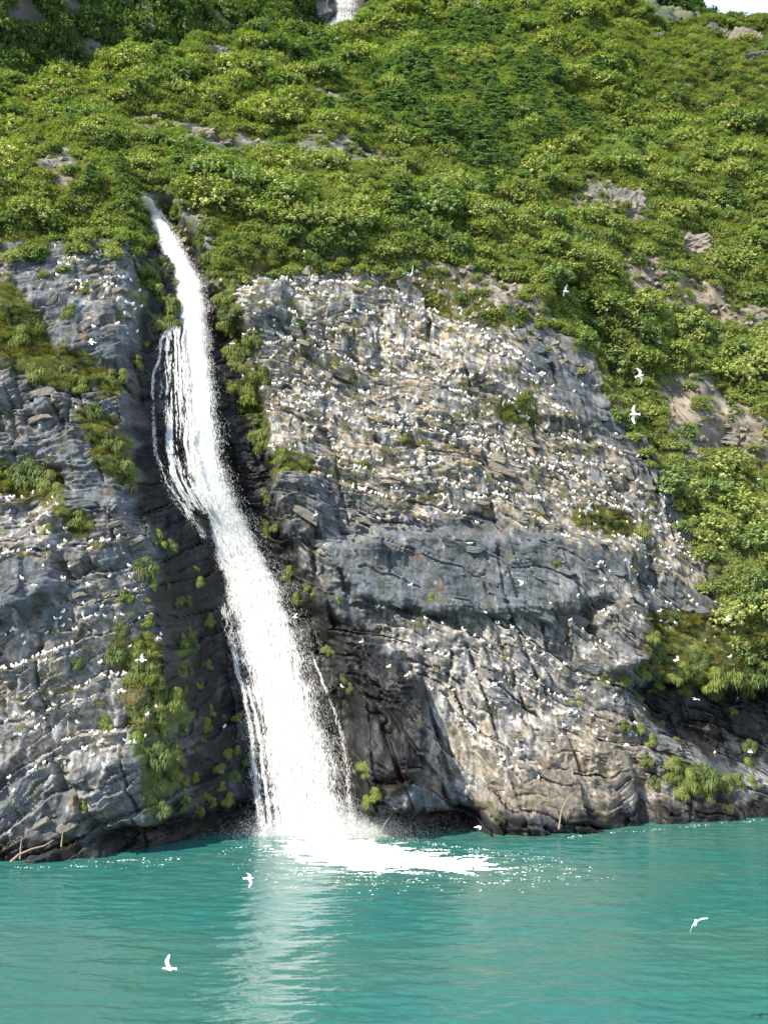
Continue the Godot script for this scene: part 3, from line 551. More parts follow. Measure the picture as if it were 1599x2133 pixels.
# a mound of long blades that hang over its edge
func tuft_mesh(sd: int, count: int, droop: float, cols: Array, width := 0.05) -> ArrayMesh:
	rng.seed = sd
	var b := MB.new()
	for k in count:
		var a := rng.randf() * TAU
		var r := sqrt(rng.randf()) * 0.62
		var o := Vector3(cos(a) * r, (0.45 - r * r * 0.9) * rng.randf_range(0.3, 1.0), sin(a) * r)
		var dv := Vector3(cos(a) * (0.3 + r), rng.randf_range(0.35, 0.9), sin(a) * (0.3 + r)).normalized()
		dv += Vector3(rng.randf_range(-.4, .4), 0, rng.randf_range(-.4, .4))
		var l := rng.randf_range(0.28, 0.55)
		var side := dv.cross(Vector3.UP).normalized() * width * rng.randf_range(0.6, 1.3)
		var p1 := o + dv * l * 0.55
		var p2 := o + dv * l + Vector3(0, -droop * l * rng.randf_range(0.6, 1.5), 0)
		var c: Color = cols[0].lerp(cols[1], rng.randf()) * rng.randf_range(0.7, 1.25)
		b.quad(o - side * 0.5, o + side * 0.5, p1 + side * 0.5, p1 - side * 0.5, c)
		b.tri(p1 - side * 0.5, p1 + side * 0.5, p2, c)
	return b.mesh(M.blade)

# a hanging cushion: several small mounds below one another, covered with fine drooping blades
func moss_mesh(sd: int, cols: Array) -> ArrayMesh:
	rng.seed = sd
	var b := MB.new()
	for m in 8:
		var a := rng.randf_range(-0.6, 0.6)
		var o := Vector3(a, 0.45 - absf(a) * 0.4 - rng.randf() * 1.25, rng.randf_range(-0.05, 0.2))
		var mr := rng.randf_range(0.28, 0.46)
		var tone := rng.randf_range(0.75, 1.25)
		for k in 190:
			var d := Vector3(rng.randfn(), rng.randfn() * 0.8 + 0.3, absf(rng.randfn()) * 0.9 + 0.1).normalized()
			var p := o + d * mr * Vector3(1, 0.75, 0.8)
			var dv := (d + Vector3(rng.randfn(), rng.randfn(), rng.randfn()) * 0.35).normalized()
			var l := rng.randf_range(0.10, 0.24)
			var side := dv.cross(Vector3.UP + d * 0.2).normalized() * rng.randf_range(0.012, 0.028)
			var p1 := p + dv * l * 0.6
			var p2 := p + dv * l - Vector3(0, l * rng.randf_range(0.5, 1.4), 0)
			var c: Color = cols[0].lerp(cols[1], rng.randf()) * (tone * rng.randf_range(0.75, 1.25))
			b.quad(p - side, p + side, p1 + side, p1 - side, c)
			b.tri(p1 - side, p1 + side, p2, c)
		b.ball(o, Basis.from_scale(Vector3(mr, mr * 0.75, mr * 0.8) * 0.95), cols[0] * 0.8, 8, 5)
	return b.mesh(M.blade)

func rock_mesh(sd: int, box: Vector3, cuts: int, m: Material, col: Color, N := 7, rug := 0.07) -> ArrayMesh:
	rng.seed = sd
	var planes := []
	for ax in 3:
		for sg in [-1.0, 1.0]:
			var nn := Vector3.ZERO
			nn[ax] = sg
			nn = (nn + Vector3(rng.randf_range(-.22, .22), rng.randf_range(-.22, .22), rng.randf_range(-.22, .22))).normalized()
			planes.append([nn, rng.randf_range(0.8, 1.0)])
	for k in cuts:
		var nn := Vector3(rng.randfn(), rng.randfn(), rng.randfn()).normalized()
		planes.append([nn, rng.randf_range(0.85, 1.15)])
	var b := MB.new()
	var fn := noise_of(sd, 0.9, 3)
	for ax in 3:
		for sg in [-1.0, 1.0]:
			var grid := []
			for u in N + 1:
				for w in N + 1:
					var d := Vector3.ZERO
					d[ax] = sg
					d[(ax + 1) % 3] = -1.0 + 2.0 * u / N
					d[(ax + 2) % 3] = (-1.0 + 2.0 * w / N)
					var nd := d.normalized()
					var r := 9.0
					for p in planes:
						var q: float = nd.dot(p[0])
						if q > 0.05: r = minf(r, p[1] / q)
					r *= 1.0 + rug * fn.get_noise_3dv(nd * 3.0)
					grid.append(nd * r * box)
			for u in N:
				for w in N:
					var k := u * (N + 1) + w
					var cc := col * (0.85 + 0.3 * h2(u + ax * 31 + sd, w + int(sg) * 7))
					var c2 := col * (0.85 + 0.3 * h2(u + ax * 31 + sd, w + int(sg) * 7 + 50))
					if sg > 0.0:
						b.tri(grid[k], grid[k + 1], grid[k + N + 2], cc); b.tri(grid[k], grid[k + N + 2], grid[k + N + 1], c2)
					else:
						b.tri(grid[k], grid[k + N + 2], grid[k + 1], cc); b.tri(grid[k], grid[k + N + 1], grid[k + N + 2], c2)
	return b.mesh(m)

func sitting_gull(sd: int) -> ArrayMesh:
	rng.seed = sd
	var b := MB.new()
	var white := Color(0.86, 0.86, 0.85)
	var grey := Color(0.42, 0.44, 0.47)
	var lean := rng.randf_range(0.15, 0.6)
	var bs := Basis(Vector3(0, 0, 1), lean)
	b.ball(Vector3(0, 0.13, 0), bs * Basis.from_scale(Vector3(0.20, 0.105, 0.10)), white, 10, 6)
	for s in [-1.0, 1.0]:
		b.ball(Vector3(-0.05, 0.15, 0.055 * s), bs * Basis.from_scale(Vector3(0.19, 0.075, 0.06)), grey, 8, 5)
		b.ball(bs * Vector3(-0.25, 0.02, 0.03 * s) + Vector3(0, 0.13, 0), bs * Basis.from_scale(Vector3(0.08, 0.018, 0.02)), Color(0.02, 0.02, 0.02), 6, 4)
	var hd := bs * Vector3(0.17, 0.07, 0) + Vector3(0, 0.16, 0)
	b.ball(bs * Vector3(0.14, 0.04, 0) + Vector3(0, 0.13, 0), bs * Basis.from_scale(Vector3(0.09, 0.07, 0.065)), white, 8, 5)
	b.ball(hd, Basis.from_scale(Vector3(0.068, 0.06, 0.058)), white, 8, 6)
	b.ball(hd + Vector3(0.085, -0.01, 0), Basis.from_scale(Vector3(0.04, 0.014, 0.014)), Color(0.6, 0.5, 0.12), 6, 4)
	b.ball(bs * Vector3(-0.2, -0.02, 0) + Vector3(0, 0.13, 0), bs * Basis.from_scale(Vector3(0.10, 0.02, 0.05)), white, 6, 4)
	b.tube([Vector3(0.02, 0.06, 0.03), Vector3(0.03, -0.03, 0.03)], [0.009, 0.008], Color(0.03, 0.03, 0.03), 4)
	b.tube([Vector3(0.02, 0.06, -0.03), Vector3(0.03, -0.03, -0.03)], [0.009, 0.008], Color(0.03, 0.03, 0.03), 4)
	return b.mesh(M.feather)

# wing surface with thickness from the shoulder over the wrist to the tip; black at the tip
func wing_mesh(inner: float, outer: float, sweep: float, sgn: float) -> ArrayMesh:
	var b := MB.new()
	var secs := []
	for k in 9:
		var f := k / 8.0
		var span := f * 0.56
		var lift := sin(inner) * minf(span, 0.24) + sin(outer) * maxf(span - 0.24, 0.0)
		var runz := cos(inner) * minf(span, 0.24) + cos(outer) * maxf(span - 0.24, 0.0)
		var back := 0.10 * sin(minf(f / 0.43, 1.0) * PI * 0.5) - sweep * pow(maxf(f - 0.43, 0.0), 1.3) * 1.2
		var chord := lerpf(0.165, 0.15, minf(f / 0.43, 1.0)) * (1.0 - pow(maxf(f - 0.43, 0.0) / 0.57, 1.7) * 0.9)
		secs.append([Vector3(back, lift, runz * sgn), chord])
	for k in 8:
		var p: Vector3 = secs[k][0]
		var q: Vector3 = secs[k + 1][0]
		var cp: float = secs[k][1]
		var cq: float = secs[k + 1][1]
		var top := Color(0.62, 0.64, 0.67) if k < 7 else Color(0.02, 0.02, 0.02)
		var under := Color(0.88, 0.88, 0.88) if k < 7 else Color(0.03, 0.03, 0.03)
		var th := Vector3(0, 0.011 * (1.0 - k / 10.0), 0)
		var pf := p + Vector3(0.04, 0, 0)
		var qf := q + Vector3(0.04, 0, 0)
		var pm := p + th
		var qm := q + th
		var pb := p - Vector3(cp - 0.04, 0, 0)
		var qb := q - Vector3(cq - 0.04, 0, 0)
		var pu := p - th
		var qu := q - th
		for e in [[pf, pm, qm, qf, top], [pm, pb, qb, qm, top], [pu, pf, qf, qu, under], [pb, pu, qu, qb, under]]:
			if sgn > 0.0: b.quad(e[0], e[1], e[2], e[3], e[4])
			else: b.quad(e[0], e[3], e[2], e[1], e[4])
	return b.mesh(M.feather)

func flying_gull(p: Vector3, yaw: float, roll: float, pitch: float, inner: float, outer: float, sweep: float, label: String) -> void:
	var o := empty("gull")
	var white := Color(0.88, 0.88, 0.87)
	var b := MB.new()
	b.ball(Vector3.ZERO, Basis.from_scale(Vector3(0.20, 0.062, 0.062)), white, 10, 8)
	b.ball(Vector3(0.185, 0.02, 0), Basis.from_scale(Vector3(0.062, 0.045, 0.042)), white, 8, 6)
	put("body", b.mesh(M.feather), o)
	var bl := MB.new()
	bl.ball(Vector3(0.26, 0.012, 0), Basis.from_scale(Vector3(0.035, 0.011, 0.011)), Color(0.65, 0.52, 0.1), 6, 4)
	put("bill", bl.mesh(M.feather), o)
	var tl := MB.new()
	for s in [-1.0, 1.0]:
		tl.quad(Vector3(-0.14, 0.012, 0), Vector3(-0.14, 0.0, 0.035 * s), Vector3(-0.30, 0.0, 0.075 * s), Vector3(-0.29, 0.010, 0), white)
		tl.quad(Vector3(-0.14, -0.012, 0), Vector3(-0.29, -0.004, 0), Vector3(-0.30, 0.0, 0.075 * s), Vector3(-0.14, 0.0, 0.035 * s), white)
	put("tail", tl.mesh(M.feather), o)
	for s in [-1.0, 1.0]:
		var w := put("wing", wing_mesh(inner, outer, sweep, s), o)
		w.position = Vector3(0.03, 0.025, 0.03 * s)
	o.position = p
	o.rotation_order = EULER_ORDER_YZX
	o.rotation = Vector3(deg_to_rad(roll), deg_to_rad(yaw), deg_to_rad(pitch))
	tag(o, label, "bird", "gulls in flight")

var seen_dir: Basis
func in_view(p: Vector3, margin := 1.04) -> bool:
	var q := seen_dir.inverse() * (p - Vector3(0, 15, 0))
	if q.z > -1.0: return false
	var ty := tan(deg_to_rad(25.0)) * margin
	return absf(q.y / -q.z) < ty and absf(q.x / -q.z) < ty * 767.0 / 1024.0

# ================================================================ the scene
func _ready() -> void:
	# --- camera, sky, sun, exposure
	var cam := Camera3D.new()
	cam.name = "camera"
	cam.fov = 50.0
	cam.near = 0.5
	cam.far = 3000.0
	cam.position = Vector3(0, 15, 0)
	cam.rotation_degrees = Vector3(7, 0, 0)
	add_child(cam)
	cam.current = true
	seen_dir = Basis(Vector3(1, 0, 0), deg_to_rad(7.0))
	var we := WorldEnvironment.new()
	we.name = "environment"
	var env := Environment.new()
	env.background_mode = Environment.BG_SKY
	var sky := Sky.new()
	var sm := ProceduralSkyMaterial.new()
	sm.sky_top_color = Color(0.50, 0.62, 0.80)
	sm.sky_horizon_color = Color(0.93, 0.95, 0.97)
	sm.sky_curve = 0.5
	sm.ground_bottom_color = Color(0.10, 0.22, 0.22)
	sm.ground_horizon_color = Color(0.45, 0.55, 0.56)
	sky.sky_material = sm
	env.sky = sky
	env.background_energy_multiplier = 1.0
	env.tonemap_mode = Environment.TONE_MAPPER_LINEAR
	env.tonemap_exposure = 2.55
	env.sdfgi_enabled = true
	env.ssao_enabled = true
	env.ssil_enabled = true
	we.environment = env
	add_child(we)
	var sun := DirectionalLight3D.new()
	sun.name = "sun"
	sun.light_energy = 1.5
	sun.light_color = Color(1.0, 0.95, 0.86)
	sun.light_angular_distance = 0.5
	sun.shadow_enabled = true
	sun.look_at_from_position(Vector3(-0.54, 0.70, 0.50), Vector3.ZERO, Vector3.UP)
	add_child(sun)

	# --- materials
	nA = noise_of(11, 0.055, 3)
	nB = noise_of(23, 0.16, 3)
	nC = noise_of(37, 0.55, 4)
	nD = noise_of(51, 0.13, 2)
	var rk := mat(0.88)
	rk.albedo_texture = noise_tex(3, 0.035, 5, Color(0.60, 0.60, 0.61), Color(1.0, 1.0, 1.0))
	rk.uv1_triplanar = true; rk.uv1_world_triplanar = true
	rk.uv1_scale = Vector3(0.33, 0.6, 0.33)
	rk.normal_enabled = true
	rk.normal_texture = noise_tex(5, 0.02, 5, Color.BLACK, Color.WHITE, true, 7.0)
	rk.normal_scale = 0.8
	M.rock = rk
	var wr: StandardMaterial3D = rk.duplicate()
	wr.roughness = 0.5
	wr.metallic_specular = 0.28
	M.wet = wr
	M.leaf = mat(0.55, Color.WHITE, Color(0.75, 0.85, 0.35))
	M.blade = mat(0.6, Color.WHITE, Color(0.5, 0.55, 0.25))
	M.bark = mat(0.9)
	M.feather = mat(0.7)
	M.water_white = mat(0.5, Color.WHITE, Color(0.6, 0.6, 0.6))
	M.foam = mat(0.8)
	M.straw = mat(0.9)

	ts1 = table(SHORE_X, SHORE_D, 1.2)
	ts2 = table(SHORE_X, SHORE_D, 9.0)
	tb1 = table(BREAK_X, BREAK_Y, 1.5)
	tb2 = table(BREAK_X, BREAK_Y, 7.0)
	tl = table(LEAN_X, LEAN, 1.0)
	tc = table(CREST_X, CREST_Y, 1.0)
	mask.carve = raster(CARVE, 3)
	mask.bulge = raster(BULGE, 1)
	for k in MASKS:
		mask[k] = raster(MASKS[k])
	build_land()
	build_back()
	build_water()
	build_falls()
	build_plants()
	build_moss()
	build_birds()
	build_small()

func columns_of(x0: float, f0: float, f1: float, x1: float, fine: float, coarse: float) -> PackedFloat32Array:
	var xs := PackedFloat32Array()
	var x := x0
	while x < x1:
		xs.append(x)
		x += fine if x >= f0 and x < f1 else coarse
	xs.append(x1)
	return xs

func build_land() -> void:
	var xs := columns_of(-60.0, -36.0, 43.0, 70.0, 0.12, 1.0)
	var lo := PackedFloat32Array()
	var hi := PackedFloat32Array()
	for x in xs:
		lo.append(-2.5)
		hi.append(tab(tb1, x) + 3.0)
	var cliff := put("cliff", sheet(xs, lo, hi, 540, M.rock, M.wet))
	tag(cliff, "grey layered rock cliff rising from the water, streaked by nesting birds", "cliff", "", "structure")
	var hx := columns_of(-85.0, -85.0, 115.0, 115.0, 0.6, 0.6)
	var l2 := PackedFloat32Array()
	var h3 := PackedFloat32Array()
	for x in hx:
		l2.append(tab(tb1, x) + 2.6)
		h3.append(tab(tc, x) + 14.0)
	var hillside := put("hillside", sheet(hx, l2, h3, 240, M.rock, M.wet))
	tag(hillside, "steep green hillside above the cliff", "hill", "", "structure")
	# loose-jointed slabs that stand proud of the face
	rng.seed = 404
	var kinds := []
	var tones := [Color(0.145, 0.155, 0.168), Color(0.20, 0.188, 0.165), Color(0.21, 0.19, 0.155), Color(0.11, 0.125, 0.14)]
	for k in 20:
		kinds.append(rock_mesh(500 + k, Vector3(1.0, rng.randf_range(0.3, 0.6), 0.6), 6, M.rock, tones[k % 4], 5, 0.2))
	rng.seed = 405
	var made := 0
	var tries := 0
	while made < 290 and tries < 4000:
		tries += 1
		var x := rng.randf_range(-34.0, 42.0)
		var y := rng.randf_range(2.0, 54.0)
		if y > tab(tb1, x) - 1.0: continue
		if look(mask.wet, x, y) > 0.2 or look(mask.carve, x, y) > 0.4 or look(mask.grass, x, y) > 0.5: continue
		var p := spot(x, y)
		if not in_view(p): continue
		var o := put("rock_slab", kinds[(rng.randi() % 5) * 4 + (3 if look(mask.dark, x, y) > 0.5 else 2 if maxf(look(mask.tan, x, y), look(mask.colony, x, y) - 0.3) > 0.5 else rng.randi() % 2)], cliff)
		var dip := -0.38 if x > -12.0 else 0.35
		var sc := rng.randf_range(0.35, 1.0)
		o.position = p + Vector3(0, 0, -0.42 * sc)
		o.rotation = Vector3(rng.randf_range(-0.35, 0.15), rng.randf_range(-0.4, 0.4), dip + rng.randf_range(-0.22, 0.22))
		o.scale = Vector3(sc * rng.randf_range(0.8, 1.6), sc, sc)
		made += 1


# ---------------------------------------------------------------- the slope behind and the far mountain
func back_depth(x: float, y: float) -> float:
	var s := x + 65.0
	var across := 1.15 * s if s < 48.0 else 1.15 * 48.0 - (s - 48.0) * 0.25
	return 178.0 + across + 0.36 * (y - 110.0) + nA.get_noise_2d(x * 0.8 + 900.0, y * 0.8) * 6.0 + nB.get_noise_2d(x + 900.0, y) * 1.2

func grid_mesh(xs: PackedFloat32Array, ys: PackedFloat32Array, pos: Callable, m: Material) -> ArrayMesh:
	var w := xs.size()
	var v := PackedVector3Array()
	var cl := PackedColorArray()
	for y in ys:
		for x in xs:
			var r: Array = pos.call(x, y)
			v.append(r[0]); cl.append(r[1])
	var rows := ys.size()
	var n := PackedVector3Array(); n.resize(v.size())
	var ix := PackedInt32Array()
	for r in rows:
		for c in w:
			var k := r * w + c
			var dx := v[k + (1 if c < w - 1 else 0)] - v[k - (1 if c > 0 else 0)]
			var dy := v[k + (w if r < rows - 1 else 0)] - v[k - (w if r > 0 else 0)]
			n[k] = dx.cross(dy).normalized()
			if r < rows - 1 and c < w - 1:
				ix.append(k); ix.append(k + w); ix.append(k + 1)
				ix.append(k + 1); ix.append(k + w); ix.append(k + w + 1)
	var arr := []
	arr.resize(Mesh.ARRAY_MAX)
	arr[Mesh.ARRAY_VERTEX] = v; arr[Mesh.ARRAY_NORMAL] = n; arr[Mesh.ARRAY_COLOR] = cl; arr[Mesh.ARRAY_INDEX] = ix
	var am := ArrayMesh.new()
	am.add_surface_from_arrays(Mesh.PRIMITIVE_TRIANGLES, arr)
	am.surface_set_material(0, m)
	return am

func span(a: float, b: float, step: float) -> PackedFloat32Array:
	var r := PackedFloat32Array()
	var x := a
	while x < b + step * 0.5:
		r.append(x)
		x += step
	return r

func back_point(x: float, y: float) -> Array:
	var c := Vector3(0.05, 0.065, 0.025).lerp(Vector3(0.13, 0.12, 0.11), smoothstep(0.15, 0.4, nB.get_noise_2d(x * 0.8 + 77.0, y * 0.8)))
	if x > -19.0 and x < -1.0 + 3.0 * nB.get_noise_2d(y, 2.0): c = Vector3(0.035, 0.035, 0.038)     # wet rock by the upper fall
	c *= 1.0 + 0.5 * nC.get_noise_2d(x, y)
	return [Vector3(x, y, -back_depth(x, y)), Color(c.x, c.y, c.z)]

const FAR_X := [-200.0, 60.0, 140.0, 164.0, 190.0, 207.0, 225.0, 260.0, 420.0]
const FAR_Y := [640.0, 560.0, 505.0, 478.0, 468.0, 456.0, 440.0, 405.0, 300.0]
func far_point(x: float, v: float) -> Array:
	var top := itp(x, FAR_X, FAR_Y) + nB.get_noise_2d(x * 0.1, 5.0) * 10.0
	var y := lerpf(150.0, top, minf(v, 1.0)) - maxf(v - 1.0, 0.0) * 200.0
	var d := 700.0 - (1.0 - v) * 330.0 + nA.get_noise_2d(x * 0.12, y * 0.12) * 30.0 + nB.get_noise_2d(x * 0.7, y * 0.7) * 9.0 + maxf(v - 1.0, 0.0) * 300.0
	var c := Vector3(0.045, 0.075, 0.045).lerp(Vector3(0.13, 0.15, 0.08), smoothstep(-0.2, 0.3, nB.get_noise_2d(x * 0.25, y * 0.25) + 0.4 * nB.get_noise_2d(x * 1.5, y * 1.5)))
	return [Vector3(x, y, -d), Color(c.x, c.y, c.z)]

func build_back() -> void:
	var b := put("back_hill", grid_mesh(span(-130.0, 40.0, 1.2), span(55.0, 290.0, 1.2), back_point, M.rock))
	tag(b, "shaded wooded slope rising behind the near hillside", "hill", "", "structure")
	var f := put("mountain", grid_mesh(span(-200.0, 420.0, 2.5), span(0.0, 1.2, 0.008), far_point, M.rock))
	rng.seed = 71
	var far_trees := []
	var tree := bush_mesh(72, 60, 0.16, 1.3, Color(0.07, 0.13, 0.06), Color(0.15, 0.21, 0.09))
	for k in 2500:
		var q: Array = far_point(rng.randf_range(90.0, 250.0), rng.randf_range(0.75, 1.0))
		var r := rng.randf_range(2.5, 5.5)
		far_trees.append(Transform3D(Basis(Vector3.UP, rng.randf() * TAU).scaled(Vector3(r, r, r)), q[0]))
	tag(copies("forest", tree, far_trees), "far woodland on the distant mountain ridge", "woodland")
	tag(f, "distant green mountain ridge beside the patch of sky", "mountain", "", "structure")

# ---------------------------------------------------------------- water
func swell(x: float, d: float) -> float:
	return 0.075 * nB.get_noise_2d(x * 1.2 + d * 0.3, d * 3.2 + 70.0) + 0.036 * nC.get_noise_2d(x * 0.9 + 3.0, d * 2.6) + 0.02 * nC.get_noise_2d(x * 2.6 + 30.0, d * 5.5)

func water_point(x: float, d: float) -> Array:
	var silt := nA.get_noise_2d(x * 0.5 + 400.0, d * 0.9)
	var c := Vector3(0.022, 0.112, 0.102).lerp(Vector3(0.034, 0.110, 0.095), smoothstep(-0.3, 0.4, silt))
	return [Vector3(x, swell(x, d), -d), Color(c.x, c.y, c.z)]

func steps(parts: Array) -> PackedFloat32Array:
	var r := PackedFloat32Array()
	var x: float = parts[0]
	for k in range(1, parts.size(), 2):
		while x < parts[k] - 1e-4:
			r.append(x)
			x += parts[k + 1]
	r.append(parts[parts.size() - 2])
	return r

func build_water() -> void:
	var m := mat(0.10)
	m.normal_enabled = true
	m.normal_texture = noise_tex(9, 0.012, 4, Color.BLACK, Color.WHITE, true, 6.0)
	m.uv1_triplanar = true; m.uv1_world_triplanar = true
	m.uv1_scale = Vector3(0.22, 0.5, 0.5)
	m.normal_scale = 0.32
	var w := put("water", grid_mesh(steps([-1500.0, -60.0, 90.0, -36.0, 1.5, 42.0, 0.2, 70.0, 1.5, 1500.0, 90.0]), steps([-1500.0, 0.0, 90.0, 40.0, 2.0, 108.0, 0.17, 130.0, 2.0]), water_point, m))
	tag(w, "teal glacial sea water with small ripples", "water", "", "structure")
	# foam flecks
	rng.seed = 77
	var b := MB.new()
	var rim := []
	for k in 7:
		var a := TAU * k / 7.0
		rim.append(Vector3(cos(a) * rng.randf_range(0.7, 1.1), 0.0, sin(a) * rng.randf_range(0.7, 1.1)))
	for k in 7:
		var p: Vector3 = rim[k]
		var q: Vector3 = rim[(k + 1) % 7]
		var pi_ := p * 0.55 + Vector3(0, 0.32, 0)
		var qi := q * 0.55 + Vector3(0, 0.32, 0)
		b.quad(p, q, qi, pi_, Color(0.86, 0.88, 0.88))
		b.tri(pi_, qi, Vector3(0, 0.4, 0), Color(0.86, 0.88, 0.88))
	var fleck := b.mesh(M.foam)
	var list := []
	for f in FOAM:
		var poly := PackedVector2Array()
		var lo := Vector2(1e9, 1e9)
		var hi := -lo
		for p in f[1]:
			var q := Vector2(p[0], p[1])
			poly.append(q); lo = lo.min(q); hi = hi.max(q)
		var count := int((hi.x - lo.x) * (hi.y - lo.y) * (110.0 if f[0] > 0.9 else 190.0) * f[0])
		for k in count:
			var q := Vector2(rng.randf_range(lo.x, hi.x), rng.randf_range(lo.y, hi.y))
			if not Geometry2D.is_point_in_polygon(q, poly): continue
			var edge := nB.get_noise_2d(q.x * 2.0, q.y * 5.0 + 40.0) + nC.get_noise_2d(q.x * 0.7, q.y * 2.0) * 0.8
			if f[0] < 0.9 and edge < 0.10: continue
			var rim_d := 9.0
			for j in poly.size():
				rim_d = minf(rim_d, Geometry2D.get_closest_point_to_segment(q, poly[j], poly[(j + 1) % poly.size()]).distance_to(q))
			if f[0] > 0.9 and rim_d < 3.2 and edge + rng.randf_range(-0.15, 0.15) < 0.5 - rim_d * 0.26: continue
			var r := rng.randf_range(0.03, 0.13) * (lerpf(0.7, 1.3, smoothstep(0.5, 3.0, rim_d)) if f[0] > 0.9 else 0.5)
			list.append(Transform3D(Basis.from_euler(Vector3(0, rng.randf_range(-0.5, 0.5), 0)).scaled_local(Vector3(r * rng.randf_range(1.0, 2.2), r * rng.randf_range(0.4, 0.9), r)), Vector3(q.x, swell(q.x, q.y) - 0.015, -q.y)))
	var o := copies("foam", fleck, list)
	tag(o, "white foam spreading on the water from the foot of the waterfall", "foam")

# ---------------------------------------------------------------- falling water
func streak_mesh(thin: bool) -> ArrayMesh:
	var b := MB.new()
	var pts := [Vector3(0, -0.5, 0), Vector3(0, -0.2, 0), Vector3(0, 0.25, 0), Vector3(0, 0.5, 0)]
	b.tube(pts, [0.0, 0.5, 0.36, 0.0], Color(0.78, 0.80, 0.82), 5)
	return b.mesh(M.water_white)

func fall_depth(x: float, y: float) -> float:
	return base_depth(x, y) + look(mask.carve, x, y)

func along(dir: Vector3, wide: float, long: float) -> Basis:
	var u := dir.cross(Vector3(0, 0.1, 1)).normalized()
	return Basis(u * wide, dir * long, u.cross(dir) * wide)

func run_of(pts: Array, count: int, out: Array, spray: Array, depth: Callable, front: float, seedv: int, sheer := 0.0) -> void:
	rng.seed = seedv
	var lens := [0.0]
	for k in range(1, pts.size()):
		lens.append(lens[k - 1] + Vector2(pts[k][0] - pts[k - 1][0], pts[k][1] - pts[k - 1][1]).length())
	var total: float = lens[lens.size() - 1]
	# centre line, width, density and depth every 0.25 m of the run
	var steps_n := int(total / 0.25) + 6
	var line := []
	for k in steps_n:
		var s := minf(k * 0.25, total)
		var j := 1
		while j < lens.size() - 1 and lens[j] < s: j += 1
		var f: float = clampf((k * 0.25 - lens[j - 1]) / (lens[j] - lens[j - 1]), 0.0, 1.3)
		var x := lerpf(pts[j - 1][0], pts[j][0], f)
		var y := lerpf(pts[j - 1][1], pts[j][1], f)
		line.append([x, y, lerpf(pts[j - 1][2], pts[j][2], f), lerpf(pts[j - 1][3], pts[j][3], f), depth.call(x, y)])
	for k in count:
		var s := rng.randf() * total
		var at := int(s / 0.25)
		var ff := s / 0.25 - at
		var a: Array = line[at]
		var b: Array = line[at + 1]
		var e: Array = line[mini(at + 4, steps_n - 1)]
		var w := lerpf(a[2], b[2], ff)
		var u := clampf(rng.randfn() * 0.46, -1.5, 1.5) if sheer < 0.5 else rng.randf_range(-1.0, 1.0)
		# strands: the density varies across the run and slowly along it
		var str := nC.get_noise_2d(u * w * 1.3 + seedv * 13.0, s * 0.09) + 0.6 * nC.get_noise_2d(u * w * 3.2, s * 0.3 + seedv)
		if sheer > 0.5:
			if rng.randf() > smoothstep(0.0, 0.45, str + a[3] * 0.6 - 0.05): continue
		elif rng.randf() > a[3] * 1.12 + str * 1.15 - 0.2 * u * u: continue
		var lat := 0.25 * nB.get_noise_2d(s * 1.6, seedv * 3.0 + 5.0) * step_of(1.2 - w) + u * w * 0.5 * (1.0 + 0.22 * nB.get_noise_2d(s * 2.2, seedv + signf(u) * 40.0) + 0.15 * nC.get_noise_2d(s * 1.1, seedv))
		var lift := front + rng.randf() * 0.6 * (1.0 - minf(u * u, 1.0))
		var p := Vector3(lerpf(a[0], b[0], ff) + lat, lerpf(a[1], b[1], ff), -lerpf(a[4], b[4], ff) + lift)
		var q := Vector3(e[0] + lat * e[2] / maxf(w, 0.05), e[1], -e[4] + lift)
		var dir := (q - p)
		if dir.length() < 0.3: dir = Vector3(0, -1, 0)
		dir = (dir.normalized() + Vector3(rng.randfn() * 0.06, rng.randfn() * 0.04, rng.randfn() * 0.06)).normalized()
		if rng.randf() < 0.35:
			var wide := rng.randf_range(0.010, 0.026)
			spray.append(Transform3D(along(dir, wide, wide * rng.randf_range(1.0, 3.0)), p + Vector3(rng.randfn() * (0.06 + 0.06 * w), rng.randfn() * 0.3, rng.randf() * 0.6)))
		else:
			var thin := (1.0 - 0.62 * smoothstep(0.45, 0.95, absf(u))) * (0.6 if w < 1.2 else 1.0)
			out.append(Transform3D(along(dir, rng.randf_range(0.018, 0.048) * thin, rng.randf_range(0.22, 0.8) * thin), p))

